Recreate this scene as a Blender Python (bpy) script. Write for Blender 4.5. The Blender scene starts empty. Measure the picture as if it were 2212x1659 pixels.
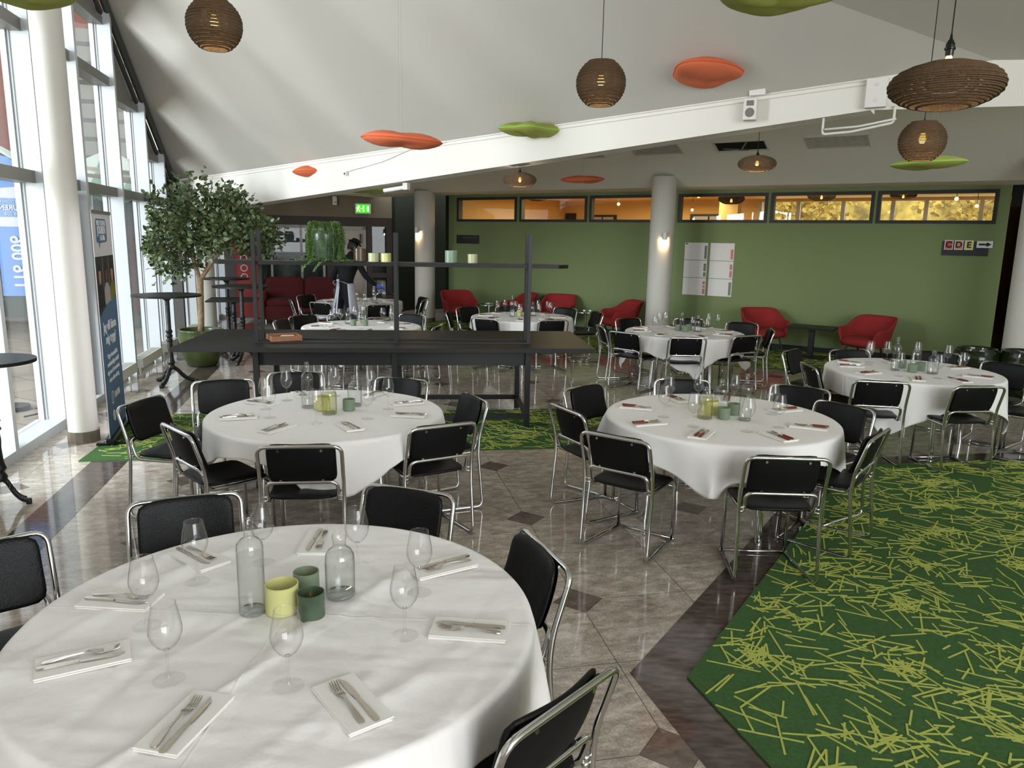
import bpy, bmesh, math, random
from mathutils import Vector, Matrix, Euler
PI = math.pi
SC = bpy.context.scene
COL = SC.collection
random.seed(7)

# ---------------------------------------------------------------- camera
CX, CY, F, H = 1106.0, 829.5, 1620.0, 1.97
_d = Vector(((950-CX)/F, (9200-CY)/F, 1.0)).normalized()
_up = -_d
_fw = (Vector((0, 0, 1)) - _up*_up.z).normalized()
_rt = _fw.cross(_up)
def c2w(v):
    return Vector((_rt.dot(v), _fw.dot(v), _up.dot(v)))
cx_, cy_, cz_ = c2w(Vector((1, 0, 0))), c2w(Vector((0, -1, 0))), c2w(Vector((0, 0, -1)))
cam_d = bpy.data.cameras.new('camera')
cam = bpy.data.objects.new('camera', cam_d)
COL.objects.link(cam)
M = Matrix.Identity(4)
for i in range(3):
    M[i][0], M[i][1], M[i][2] = cx_[i], cy_[i], cz_[i]
M[2][3] = H
cam.matrix_world = M
cam_d.sensor_fit = 'HORIZONTAL'
cam_d.sensor_width = 36.0
cam_d.lens = F/2212*36
cam_d.clip_start = 0.05
cam_d.clip_end = 300
SC.camera = cam

# ---------------------------------------------------------------- world, light, exposure
W = bpy.data.worlds.new('overcast_sky')
SC.world = W
W.use_nodes = True
bg = W.node_tree.nodes['Background']
bg.inputs['Color'].default_value = (0.88, 0.94, 1.0, 1)
bg.inputs['Strength'].default_value = 2.0
def area(name, loc, target, sx, sy, power, col=(1, 1, 1)):
    l = bpy.data.lights.new(name, 'AREA')
    l.shape = 'RECTANGLE'; l.size = sx; l.size_y = sy; l.energy = power; l.color = col
    o = bpy.data.objects.new(name, l); COL.objects.link(o)
    o.location = loc
    o.rotation_euler = (Vector(target)-Vector(loc)).to_track_quat('-Z', 'Y').to_euler()
    return o
def portal(name, loc, target, sx, sy):
    o = area(name, loc, target, sx, sy, 1.0); o.data.cycles.is_portal = True; return o
portal('portal_window_wall_near', (-3.9, 2.0, 3.2), (6, 4.2, 3.2), 11, 6.4)
portal('portal_window_wall_far', (-5.5, 10.6, 2.4), (4.3, 12.7, 2.4), 6, 4.8)
area('daylight_through_side_glazing', (-10.5, .8, 3.2), (3.0, 8.2, 2.9), 6, 5, 2100, (.90, .95, 1.0))
portal('portal_rear_opening', (5.0, -5.1, 3.0), (5.0, 5, 3.0), 8, 5.0)
area('fill_light_rear_opening', (5.2, -6.6, 3.2), (2.5, 8.0, 3.2), 7, 4.5, 500, (.95, .97, 1.0))  # fill lamp added outside an assumed rear opening, no panes there
SC.view_settings.view_transform = 'Standard'
SC.view_settings.look = 'None'
SC.view_settings.gamma = 1.0
SC.view_settings.use_curve_mapping = False
SC.view_settings.exposure = 0.43
SC.cycles.use_denoising = True
SC.cycles.max_bounces = 10
SC.cycles.diffuse_bounces = 6
SC.cycles.glossy_bounces = 4
SC.cycles.transmission_bounces = 8
SC.cycles.transparent_max_bounces = 24
SC.cycles.sample_clamp_indirect = 6.0
SC.cycles.caustics_reflective = False
SC.cycles.caustics_refractive = False

# ---------------------------------------------------------------- materials
def lin(c):
    return tuple(((x/255)/12.92 if x/255 <= .04045 else ((x/255+.055)/1.055)**2.4) for x in c)
def NT(m):
    m.use_nodes = True
    return m.node_tree, m.node_tree.nodes, m.node_tree.links
def P(name, col, rough=.5, metal=0., spec=.5, bump=None, bscale=100., emis=None, estr=0., var=0., coat=0., alpha=1., noise_scale=6., trans=0., ior=1.45, stretch=None):
    """principled material; col is sRGB 0-255; bump=(strength) adds a noise bump; var adds slight tone variation"""
    m = bpy.data.materials.new(name)
    nt, ns, ls = NT(m)
    b = ns['Principled BSDF']
    c = lin(col)
    b.inputs['Base Color'].default_value = (*c, 1)
    b.inputs['Roughness'].default_value = rough
    b.inputs['Metallic'].default_value = metal
    b.inputs['Specular IOR Level'].default_value = spec
    b.inputs['IOR'].default_value = ior
    b.inputs['Coat Weight'].default_value = coat
    b.inputs['Transmission Weight'].default_value = trans
    tc = ns.new('ShaderNodeTexCoord')
    out = tc.outputs['Object']
    if stretch:
        mp = ns.new('ShaderNodeMapping'); mp.inputs['Scale'].default_value = stretch
        ls.new(out, mp.inputs['Vector']); out = mp.outputs['Vector']
    if bump:
        n = ns.new('ShaderNodeTexNoise'); n.inputs['Scale'].default_value = bscale; n.inputs['Detail'].default_value = 3
        ls.new(out, n.inputs['Vector'])
        bp = ns.new('ShaderNodeBump'); bp.inputs['Strength'].default_value = bump; bp.inputs['Distance'].default_value = .01
        ls.new(n.outputs['Fac'], bp.inputs['Height']); ls.new(bp.outputs['Normal'], b.inputs['Normal'])
    if var:
        n2 = ns.new('ShaderNodeTexNoise'); n2.inputs['Scale'].default_value = noise_scale; n2.inputs['Detail'].default_value = 4
        ls.new(out, n2.inputs['Vector'])
        r = ns.new('ShaderNodeValToRGB')
        r.color_ramp.elements[0].position = .3; r.color_ramp.elements[1].position = .7
        r.color_ramp.elements[0].color = (*[x*(1-var) for x in c], 1)
        r.color_ramp.elements[1].color = (*[min(1, x*(1+var)) for x in c], 1)
        ls.new(n2.outputs['Fac'], r.inputs['Fac']); ls.new(r.outputs['Color'], b.inputs['Base Color'])
    if emis:
        b.inputs['Emission Color'].default_value = (*lin(emis), 1); b.inputs['Emission Strength'].default_value = estr
    return m
def thin_glass(name, tint=(1, 1, 1), edge=1.0, rough=0.0, base=.0, rim=1.0):
    """a thin clear sheet: see-through with a fresnel reflection that grows at the rim"""
    m = bpy.data.materials.new(name)
    nt, ns, ls = NT(m)
    ns.remove(ns['Principled BSDF'])
    tr = ns.new('ShaderNodeBsdfTransparent'); tr.inputs['Color'].default_value = (*tint, 1)
    gl = ns.new('ShaderNodeBsdfGlossy'); gl.inputs['Roughness'].default_value = rough
    fr = ns.new('ShaderNodeFresnel')
    ge = ns.new('ShaderNodeNewGeometry'); mi_ = ns.new('ShaderNodeMapRange'); mi_.inputs['To Min'].default_value = 1.48; mi_.inputs['To Max'].default_value = 1/1.48
    ls.new(ge.outputs['Backfacing'], mi_.inputs['Value']); ls.new(mi_.outputs['Result'], fr.inputs['IOR'])
    lw = ns.new('ShaderNodeLayerWeight'); lw.inputs['Blend'].default_value = .5
    mu = ns.new('ShaderNodeMath'); mu.operation = 'MULTIPLY_ADD'; mu.use_clamp = True
    mu.inputs[1].default_value = edge; mu.inputs[2].default_value = base
    ls.new(fr.outputs[0], mu.inputs[0])
    pw = ns.new('ShaderNodeMath'); pw.operation = 'POWER'; pw.inputs[1].default_value = 3.8
    ls.new(lw.outputs['Facing'], pw.inputs[0])
    rm = ns.new('ShaderNodeMixRGB'); rm.inputs['Color1'].default_value = (*tint, 1); rm.inputs['Color2'].default_value = (*[x*rim for x in tint], 1)
    ls.new(pw.outputs[0], rm.inputs['Fac']); ls.new(rm.outputs[0], tr.inputs['Color'])
    mx = ns.new('ShaderNodeMixShader')
    ls.new(mu.outputs[0], mx.inputs['Fac']); ls.new(tr.outputs[0], mx.inputs[1]); ls.new(gl.outputs[0], mx.inputs[2])
    ls.new(mx.outputs[0], ns['Material Output'].inputs['Surface'])
    return m

MT = {}
MT['cloth'] = None
MT['chrome'] = P('chrome_tube', (205, 205, 203), rough=.12, metal=1.)
MT['vinyl'] = P('black_vinyl', (10, 10, 12), rough=.4, spec=.28, bump=.25, bscale=160)
MT['backpanel'] = P('black_back_panel', (9, 9, 10), rough=.6, spec=.25)
MT['steel'] = P('polished_cutlery_steel', (200, 192, 182), rough=.2, metal=1.)
MT['wood_handle'] = P('red_brown_wood_handle', (112, 44, 32), rough=.4, var=.2, noise_scale=60)
MT['napkin'] = P('white_napkin_cotton', (238, 236, 230), rough=.9, bump=.2, bscale=500)
MT['tabletop'] = P('white_table_laminate', (215, 213, 208), rough=.5)
MT['glass'] = thin_glass('clear_wine_glass', (1, 1, 1), edge=1.15, base=.03, rim=.5)
MT['stem'] = thin_glass('solid_glass_stem', (1, 1, 1), edge=1., base=.01, rim=.7)
MT['footglass'] = thin_glass('flat_glass_foot', (1, 1, 1), edge=.4, base=.01, rim=.95)
MT['bottleglass'] = thin_glass('clear_bottle_glass', (.985, .995, .99), edge=1.2, base=.04, rim=.22)
MT['water'] = thin_glass('still_water', (.975, .985, .98), edge=.3, base=.01, rim=.6)
MT['lemonwater'] = thin_glass('yellow_squash', (.93, .93, .74), edge=.3, base=.01, rim=.8)
MT['pane'] = thin_glass('window_pane', (.97, .985, .98), edge=.5, base=.0)
MT['yellowglass'] = P('frosted_yellow_glass', (212, 210, 142), rough=.35, spec=.4, trans=.12, var=.05)
MT['greenglass'] = P('frosted_sage_glass', (130, 146, 122), rough=.3, spec=.4, trans=.12, var=.1, noise_scale=14)
MT['darkgreenglass'] = P('mottled_dark_green_glass', (74, 92, 72), rough=.2, spec=.5, trans=.12, var=.45, noise_scale=12)
MT['creamglass'] = P('frosted_cream_glass', (214, 214, 172), rough=.35, trans=.35)
MT['smokeglass'] = P('smoky_bronze_glass', (112, 92, 66), rough=.25, trans=.5)
MT['mintglass'] = P('frosted_mint_glass', (150, 174, 150), rough=.35, trans=.3)
MT['wax'] = P('candle_wax', (214, 190, 120), rough=.6)
MT['flame'] = P('candle_flame', (255, 170, 60), emis=(255, 165, 60), estr=3.)
MT['white'] = P('white_paint', (222, 220, 214), rough=.6)
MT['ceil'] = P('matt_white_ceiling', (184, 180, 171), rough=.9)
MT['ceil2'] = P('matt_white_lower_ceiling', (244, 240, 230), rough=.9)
MT['beam'] = P('white_beam_paint', (224, 220, 211), rough=.85)
MT['alu'] = P('white_lacquered_aluminium', (184, 188, 190), rough=.45)
MT['greyalu'] = P('grey_aluminium', (120, 118, 112), rough=.45, metal=.2)
MT['darkalu'] = P('dark_window_frame', (38, 34, 30), rough=.5)
MT['rafter'] = P('dark_grey_steel', (66, 66, 62), rough=.5)
MT['infill'] = P('grey_infill_panel', (132, 128, 120), rough=.7)
MT['column'] = P('white_round_column_paint', (200, 196, 186), rough=.7)
MT['colbase'] = P('stone_column_foot', (98, 90, 78), rough=.3, var=.2)
MT['greenwall'] = P('olive_green_wall_paint', (122, 136, 92), rough=.85)
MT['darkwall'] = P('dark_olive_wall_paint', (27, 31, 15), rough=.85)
MT['brownwall'] = P('taupe_wall_paint', (118, 106, 88), rough=.85)
MT['brownwood'] = P('dark_brown_stained_wood', (42, 26, 16), rough=.5, var=.15)
MT['blackskirt'] = P('black_skirting', (20, 20, 20), rough=.6)
MT['black'] = P('matt_black_laminate', (27, 26, 24), rough=.45, spec=.32)
MT['blackmetal'] = P('black_powder_coated_metal', (16, 16, 16), rough=.45)
MT['iron'] = P('black_cast_iron', (22, 23, 24), rough=.35, bump=.3, bscale=60)
MT['redfabric'] = P('red_wool_upholstery', (148, 42, 40), rough=.95, bump=.2, bscale=400, var=.08)
MT['redsofa_shaded'] = P('shaded_red_sofa_fabric', (72, 15, 17), rough=.95, bump=.2, bscale=300)  # red darkened for the dim far end, shade put into the colour
MT['felt_o'] = P('orange_felt', (214, 112, 74), rough=.95, bump=.2, bscale=300)
MT['felt_o2'] = P('orange_felt_seam', (222, 84, 40), rough=.95)
MT['felt_g'] = P('lime_green_felt', (150, 156, 74), rough=.95, bump=.2, bscale=300)
MT['felt_g2'] = P('lime_green_felt_seam', (140, 205, 80), rough=.95)
MT['card'] = P('brown_corrugated_cardboard', (94, 72, 47), rough=.9, bump=1.0, bscale=220, stretch=(1, 1, .2), var=.15, noise_scale=40)
MT['bulb'] = P('glowing_lamp_bulb', (255, 190, 110), emis=(255, 190, 105), estr=5.)
MT['blackplastic'] = P('black_plastic', (14, 14, 14), rough=.25)
MT['wire'] = P('thin_steel_wire', (150, 146, 138), rough=.5)
MT['glazedgreen'] = P('glazed_olive_pot', (66, 76, 40), rough=.22, var=.25, noise_scale=4)
MT['glazeddark'] = P('glazed_dark_green_pot', (24, 34, 16), rough=.12)
MT['soil'] = P('dark_potting_soil', (40, 30, 22), rough=1., bump=.8, bscale=80)
MT['bark'] = P('pale_tree_bark', (150, 128, 100), rough=.9, bump=.6, bscale=50, var=.3, noise_scale=20)
MT['leaf'] = P('waxy_tree_leaf', (80, 94, 58), rough=.4, var=.45, noise_scale=9)
MT['pearl'] = P('bright_trailing_leaf', (84, 114, 50), rough=.5, var=.35, noise_scale=30)
MT['banner'] = P('white_banner_fabric', (226, 220, 224), rough=.7)
MT['bannerblue'] = P('blue_banner_print', (84, 116, 152), rough=.6)
MT['bannerdark'] = P('dark_photo_print', (44, 46, 40), rough=.6)
MT['whiteprint'] = P('white_print', (232, 232, 232), rough=.7)
MT['flagblue'] = P('blue_flag_fabric', (84, 112, 156), rough=.8)
MT['flagwhite'] = P('white_flag_fabric', (160, 158, 176), rough=.8)
MT['skin1'] = P('printed_skin_pale', (190, 140, 110), rough=.7)
MT['skin2'] = P('printed_skin_brown', (110, 66, 44), rough=.7)
MT['olive'] = P('printed_olive_blouse', (128, 122, 38), rough=.7)
MT['printgrey'] = P('printed_light_jacket', (176, 170, 168), rough=.7)
MT['paving'] = None
MT['radiator'] = P('white_enamel', (226, 224, 212), rough=.4)
MT['grille'] = P('grille_dark', (90, 88, 82), rough=.6)
MT['ventwhite'] = P('white_vent_louvre', (214, 210, 200), rough=.6)
MT['dark'] = P('dark_void', (18, 17, 15), rough=.9)
MT['duct'] = P('galvanised_duct', (120, 116, 106), rough=.4, metal=.6)
MT['signdark'] = P('dark_sign_plate', (36, 34, 36), rough=.5)
MT['signtext'] = P('dim_sign_lettering', (88, 82, 76), rough=.6)
MT['cardred'] = P('red_card', (196, 84, 84), rough=.6)
MT['cardor'] = P('orange_card', (218, 146, 110), rough=.6)
MT['cardyel'] = P('yellow_card', (226, 220, 110), rough=.6)
MT['inkblack'] = P('black_ink', (30, 24, 24), rough=.7)
MT['ochre'] = P('ochre_wall', (132, 100, 36), rough=.8)
MT['yellowceil'] = P('warm_yellow_ceiling', (238, 200, 96), rough=.8)
MT['warmwall'] = P('warm_cream_wall', (214, 180, 116), rough=.8)
MT['autumn'] = P('autumn_foliage', (168, 140, 60), rough=.8, var=.6, noise_scale=2.2)
MT['greensign'] = P('green_exit_sign_face', (30, 190, 40), emis=(40, 205, 30), estr=1.0)
MT['whitesign'] = P('lit_sign_pictogram', (255, 240, 190), emis=(255, 238, 180), estr=1.1)
MT['redsign'] = P('red_notice', (170, 44, 40), rough=.7)
MT['doorgrey'] = P('grey_painted_door', (168, 158, 146), rough=.6)
MT['doorlower'] = P('pale_grey_painted_frame', (150, 148, 142), rough=.6)
MT['teal'] = P('grey_green_interior', (74, 80, 74), rough=.8)
MT['terracotta'] = P('terracotta_facade', (126, 76, 60), rough=.85, var=.08)
MT['beigefacade'] = P('beige_facade', (124, 118, 108), rough=.85)
MT['darkfacade'] = P('dark_shop_front', (62, 56, 50), rough=.5)
MT['tent'] = P('white_tent_canvas', (150, 154, 144), rough=.9)
MT['tentgreen'] = P('green_tent_canvas', (88, 116, 92), rough=.9)
MT['tentwall'] = P('grey_green_tent_wall', (104, 110, 102), rough=.9)
MT['redposter'] = P('red_poster', (118, 38, 32), rough=.7)
MT['woodbox'] = P('oiled_walnut_wood', (140, 90, 58), rough=.45, var=.2, noise_scale=30, stretch=(1, 8, 8))
MT['bench'] = P('weathered_wood', (126, 96, 72), rough=.8, var=.15)
MT['navy'] = P('black_work_clothes', (13, 13, 17), rough=.85)
MT['apron'] = P('white_apron_cotton', (188, 188, 200), rough=.9)
MT['glove'] = P('blue_nitrile_glove', (58, 84, 186), rough=.4)
MT['skin'] = P('skin', (196, 150, 122), rough=.6)
MT['hair'] = P('black_hair', (16, 14, 20), rough=.5)
MT['clearround'] = thin_glass('round_glass_top', (.8, .9, .86), edge=1., base=.05)

def cloth_mat(name, crease=1.0, rotation=0., fold=.45):
    m = bpy.data.materials.new(name)
    nt, ns, ls = NT(m)
    b = ns['Principled BSDF']
    b.inputs['Base Color'].default_value = (*lin((238, 236, 233)), 1)
    b.inputs['Roughness'].default_value = .88
    b.inputs['Specular IOR Level'].default_value = .25
    b.inputs['Sheen Weight'].default_value = .1
    tc = ns.new('ShaderNodeTexCoord')
    mp = ns.new('ShaderNodeMapping'); mp.inputs['Rotation'].default_value = (0, 0, rotation)
    ls.new(tc.outputs['Object'], mp.inputs['Vector'])
    # long soft ironed-in ripples
    mp2 = ns.new('ShaderNodeMapping'); mp2.inputs['Scale'].default_value = (1.0, 2.6, 1.2); mp2.inputs['Rotation'].default_value = (0, 0, 0)
    ls.new(mp.outputs['Vector'], mp2.inputs['Vector'])
    n = ns.new('ShaderNodeTexNoise'); n.inputs['Scale'].default_value = 1.7; n.inputs['Detail'].default_value = 2; n.inputs['Roughness'].default_value = .4; n.inputs['Distortion'].default_value = .3
    ls.new(mp2.outputs['Vector'], n.inputs['Vector'])
    # crumple
    n3 = ns.new('ShaderNodeTexNoise'); n3.inputs['Scale'].default_value = 9; n3.inputs['Detail'].default_value = 5
    ls.new(mp.outputs['Vector'], n3.inputs['Vector'])
    # fold grid lines
    sx = ns.new('ShaderNodeSeparateXYZ'); ls.new(mp.outputs['Vector'], sx.inputs[0])
    def line(sock):
        a = ns.new('ShaderNodeMath'); a.operation = 'PINGPONG'; a.inputs[1].default_value = fold; ls.new(sock, a.inputs[0])
        c = ns.new('ShaderNodeMapRange'); c.inputs['From Min'].default_value = 0; c.inputs['From Max'].default_value = .006
        c.inputs['To Min'].default_value = 1; c.inputs['To Max'].default_value = 0
        ls.new(a.outputs[0], c.inputs['Value']); return c.outputs['Result']
    l1, l2 = line(sx.outputs['X']), line(sx.outputs['Y'])
    ad = ns.new('ShaderNodeMath'); ad.operation = 'MAXIMUM'; ls.new(l1, ad.inputs[0]); ls.new(l2, ad.inputs[1])
    m1 = ns.new('ShaderNodeMath'); m1.operation = 'MULTIPLY'; m1.inputs[1].default_value = .0012; ls.new(ad.outputs[0], m1.inputs[0])
    m2 = ns.new('ShaderNodeMath'); m2.operation = 'MULTIPLY_ADD'; m2.inputs[1].default_value = .016*crease; ls.new(n.outputs['Fac'], m2.inputs[0]); ls.new(m1.outputs[0], m2.inputs[2])
    m3 = ns.new('ShaderNodeMath'); m3.operation = 'MULTIPLY_ADD'; m3.inputs[1].default_value = .003*crease; ls.new(n3.outputs['Fac'], m3.inputs[0]); ls.new(m2.outputs[0], m3.inputs[2])
    bp = ns.new('ShaderNodeBump'); bp.inputs['Strength'].default_value = .9; bp.inputs['Distance'].default_value = 1.0
    ls.new(m3.outputs[0], bp.inputs['Height']); ls.new(bp.outputs['Normal'], b.inputs['Normal'])
    return m
MT['cloth1'] = cloth_mat('wrinkled_white_tablecloth', 3.0, math.radians(-38), .5)
MT['cloth'] = cloth_mat('pressed_white_tablecloth', 1.2, math.radians(25), .42)

def floor_mat():
    m = bpy.data.materials.new('polished_granite_tiles')
    nt, ns, ls = NT(m)
    b = ns['Principled BSDF']
    tc = ns.new('ShaderNodeTexCoord')
    sep = ns.new('ShaderNodeSeparateXYZ')
    mp = ns.new('ShaderNodeMapping'); ls.new(tc.outputs['Object'], mp.inputs['Vector'])
    ls.new(mp.outputs['Vector'], sep.inputs[0])
    def mth(op, a, b_=None, c=None):
        n = ns.new('ShaderNodeMath'); n.operation = op
        for k, v in enumerate((a, b_, c)):
            if v is None: continue
            if isinstance(v, (int, float)): n.inputs[k].default_value = v
            else: ls.new(v, n.inputs[k])
        return n.outputs[0]
    PER = 1.27
    u, v = sep.outputs['X'], sep.outputs['Y']
    pu, pv = mth('PINGPONG', u, PER/2), mth('PINGPONG', v, PER/2)
    dia = mth('LESS_THAN', mth('ADD', pu, pv), .142)
    diaedge = mth('LESS_THAN', mth('ABSOLUTE', mth('SUBTRACT', mth('ADD', pu, pv), .142)), .0022)
    ju, jv = mth('PINGPONG', u, PER/4), mth('PINGPONG', v, PER/4)
    joint = mth('LESS_THAN', mth('MINIMUM', ju, jv), .0019)
    joint = mth('MULTIPLY', joint, mth('SUBTRACT', 1, dia))
    joint = mth('MAXIMUM', joint, diaedge)
    # per tile tone
    fl = mth('FLOOR', mth('DIVIDE', u, PER/2)); fv = mth('FLOOR', mth('DIVIDE', v, PER/2))
    cb = ns.new('ShaderNodeCombineXYZ'); ls.new(fl, cb.inputs[0]); ls.new(fv, cb.inputs[1])
    wn = ns.new('ShaderNodeTexWhiteNoise'); ls.new(cb.outputs[0], wn.inputs['Vector'])
    # granite: per tile shifted streaks
    ofs = ns.new('ShaderNodeVectorMath'); ofs.operation = 'MULTIPLY_ADD'
    ls.new(wn.outputs['Color'], ofs.inputs[0]); ofs.inputs[1].default_value = (9, 9, 9); ls.new(tc.outputs['Object'], ofs.inputs[2])
    mps = ns.new('ShaderNodeMapping'); mps.inputs['Scale'].default_value = (4., 1.8, 1); mps.inputs['Rotation'].default_value = (0, 0, .6)
    ls.new(ofs.outputs[0], mps.inputs['Vector'])
    n1 = ns.new('ShaderNodeTexNoise'); n1.inputs['Scale'].default_value = 4.2; n1.inputs['Detail'].default_value = 10; n1.inputs['Roughness'].default_value = .78; n1.inputs['Distortion'].default_value = .35
    ls.new(mps.outputs['Vector'], n1.inputs['Vector'])
    r1 = ns.new('ShaderNodeValToRGB')
    e = r1.color_ramp.elements
    e[0].position = .30; e[0].color = (*lin((128, 118, 107)), 1)
    e[1].position = .52; e[1].color = (*lin((184, 172, 158)), 1)
    x = e.new(.64); x.color = (*lin((214, 204, 190)), 1)
    ls.new(n1.outputs['Fac'], r1.inputs['Fac'])
    n2 = ns.new('ShaderNodeTexNoise'); n2.inputs['Scale'].default_value = 90; n2.inputs['Detail'].default_value = 3
    ls.new(tc.outputs['Object'], n2.inputs['Vector'])
    mx0 = ns.new('ShaderNodeMixRGB'); mx0.blend_type = 'OVERLAY'; mx0.inputs['Fac'].default_value = .5
    ls.new(r1.outputs['Color'], mx0.inputs['Color1']); ls.new(n2.outputs['Fac'], mx0.inputs['Color2'])
    # rust coloured veins
    n4 = ns.new('ShaderNodeTexNoise'); n4.inputs['Scale'].default_value = 2.2; n4.inputs['Detail'].default_value = 6; n4.inputs['Distortion'].default_value = .9
    ls.new(mps.outputs['Vector'], n4.inputs['Vector'])
    vein = ns.new('ShaderNodeMapRange'); vein.inputs['From Min'].default_value = .62; vein.inputs['From Max'].default_value = .74; ls.new(n4.outputs['Fac'], vein.inputs['Value'])
    mx1 = ns.new('ShaderNodeMixRGB'); ls.new(mth('MULTIPLY', vein.outputs['Result'], .6), mx1.inputs['Fac'])
    ls.new(mx0.outputs['Color'], mx1.inputs['Color1']); mx1.inputs['Color2'].default_value = (*lin((122, 70, 56)), 1)
    # tile brightness
    mr = ns.new('ShaderNodeMapRange'); mr.inputs['To Min'].default_value = .84; mr.inputs['To Max'].default_value = 1.1; ls.new(wn.outputs['Value'], mr.inputs['Value'])
    hs = ns.new('ShaderNodeHueSaturation'); ls.new(mr.outputs['Result'], hs.inputs['Value']); ls.new(mx1.outputs['Color'], hs.inputs['Color'])
    mx2 = ns.new('ShaderNodeMixRGB'); ls.new(dia, mx2.inputs['Fac']); ls.new(hs.outputs['Color'], mx2.inputs['Color1'])
    dk = ns.new('ShaderNodeMixRGB'); dk.blend_type = 'MULTIPLY'; dk.inputs['Fac'].default_value = 1
    ls.new(r1.outputs['Color'], dk.inputs['Color1']); dk.inputs['Color2'].default_value = (.34, .31, .30, 1)
    ls.new(dk.outputs['Color'], mx2.inputs['Color2'])
    mx3 = ns.new('ShaderNodeMixRGB'); ls.new(mth('MULTIPLY', joint, .85), mx3.inputs['Fac']); ls.new(mx2.outputs['Color'], mx3.inputs['Color1']); mx3.inputs['Color2'].default_value = (.03, .028, .025, 1)
    ls.new(mx3.outputs['Color'], b.inputs['Base Color'])
    b.inputs['Roughness'].default_value = .07
    b.inputs['Specular IOR Level'].default_value = .6
    return m
MT['floor'] = floor_mat()
MT['darkgranite'] = P('dark_brown_granite', (84, 74, 68), rough=.08, spec=.6, var=.5, noise_scale=5, stretch=(2, 6, 1))
MT['carpet'] = P('dark_green_carpet_pile', (78, 112, 66), rough=1., spec=.1, bump=.9, bscale=380, var=.14, noise_scale=60)
MT['stick'] = P('lime_tufted_lines', (196, 204, 104), rough=1., spec=.1, bump=.8, bscale=380)

def paving_mat():
    m = bpy.data.materials.new('tan_paving_slabs')
    nt, ns, ls = NT(m)
    b = ns['Principled BSDF']
    tc = ns.new('ShaderNodeTexCoord'); mp = ns.new('ShaderNodeMapping'); mp.inputs['Rotation'].default_value = (0, 0, .5)
    ls.new(tc.outputs['Object'], mp.inputs['Vector'])
    br = ns.new('ShaderNodeTexBrick'); br.inputs['Scale'].default_value = 1.0
    br.inputs['Color1'].default_value = (*lin((134, 120, 104)), 1); br.inputs['Color2'].default_value = (*lin((122, 108, 92)), 1)
    br.inputs['Mortar'].default_value = (*lin((84, 72, 62)), 1); br.inputs['Mortar Size'].default_value = .012
    br.inputs['Brick Width'].default_value = .7; br.inputs['Row Height'].default_value = .7
    ls.new(mp.outputs['Vector'], br.inputs['Vector'])
    ls.new(br.outputs['Color'], b.inputs['Base Color']); b.inputs['Roughness'].default_value = .7
    return m
MT['paving'] = paving_mat()

def slat_mat(name, c1, c2, period, axis='Z', width=.12):
    m = bpy.data.materials.new(name)
    nt, ns, ls = NT(m)
    b = ns['Principled BSDF']
    tc = ns.new('ShaderNodeTexCoord'); sp = ns.new('ShaderNodeSeparateXYZ'); ls.new(tc.outputs['Object'], sp.inputs[0])
    a = ns.new('ShaderNodeMath'); a.operation = 'PINGPONG'; a.inputs[1].default_value = period/2; ls.new(sp.outputs[axis], a.inputs[0])
    c = ns.new('ShaderNodeMath'); c.operation = 'LESS_THAN'; c.inputs[1].default_value = period*width; ls.new(a.outputs[0], c.inputs[0])
    mx = ns.new('ShaderNodeMixRGB'); ls.new(c.outputs[0], mx.inputs['Fac'])
    mx.inputs['Color1'].default_value = (*lin(c1), 1); mx.inputs['Color2'].default_value = (*lin(c2), 1)
    ls.new(mx.outputs['Color'], b.inputs['Base Color']); b.inputs['Roughness'].default_value = .8
    return m
MT['slats'] = slat_mat('beige_slatted_facade', (122, 116, 106), (80, 74, 68), .5)
MT['tentstripe'] = slat_mat('striped_tent_canvas', (156, 160, 150), (84, 114, 88), .7, 'X', .18)
MT['sheet'] = slat_mat('printed_timetable_sheet', (204, 204, 210), (178, 178, 188), .028, 'Z', .13)
MT['brick'] = slat_mat('brick_facade', (120, 84, 68), (96, 72, 62), .12)

# ---------------------------------------------------------------- mesh helpers
def obj(name, bm, mat, parent=None, smooth=False, loc=None, rot=None):
    me = bpy.data.meshes.new(name)
    bmesh.ops.recalc_face_normals(bm, faces=bm.faces)
    bm.to_mesh(me); bm.free()
    mats = mat if isinstance(mat, (list, tuple)) else [mat]
    for x in mats:
        me.materials.append(MT[x] if isinstance(x, str) else x)
    if smooth:
        for p in me.polygons: p.use_smooth = True
        if smooth == 'auto':
            try: me.set_sharp_from_angle(angle=math.radians(38))
            except Exception: pass
    o = bpy.data.objects.new(name, me); COL.objects.link(o)
    if parent: o.parent = parent
    if loc: o.location = loc
    if rot is not None: o.rotation_euler = rot if isinstance(rot, (tuple, list, Euler)) else (0, 0, rot)
    return o
def tag(o, label=None, cat=None, group=None, kind=None):
    if label: o['label'] = label
    if cat: o['category'] = cat
    if group: o['group'] = group
    if kind: o['kind'] = kind
    return o
def thing(name, label, cat, loc=(0, 0, 0), rotz=0., group=None):
    o = bpy.data.objects.new(name, None); COL.objects.link(o)
    o.empty_display_size = .1
    o.location = loc; o.rotation_euler = (0, 0, rotz)
    return tag(o, label, cat, group)
def struct(name, bm, mat, parent=None, label=None, **k):
    o = obj(name, bm, mat, parent, **k)
    if parent is None: o['kind'] = 'structure'
    if label: o['label'] = label
    return o
def dup(root, loc, rotz, label=None, group=None):
    r = root.copy(); COL.objects.link(r); r.location = loc; r.rotation_euler = (0, 0, rotz)
    if label: r['label'] = label
    if group: r['group'] = group
    for ch in list(root.children):
        c = ch.copy(); COL.objects.link(c); c.parent = r
        for g in list(ch.children):
            d = g.copy(); COL.objects.link(d); d.parent = c
    return r
def B(): return bmesh.new()
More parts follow.
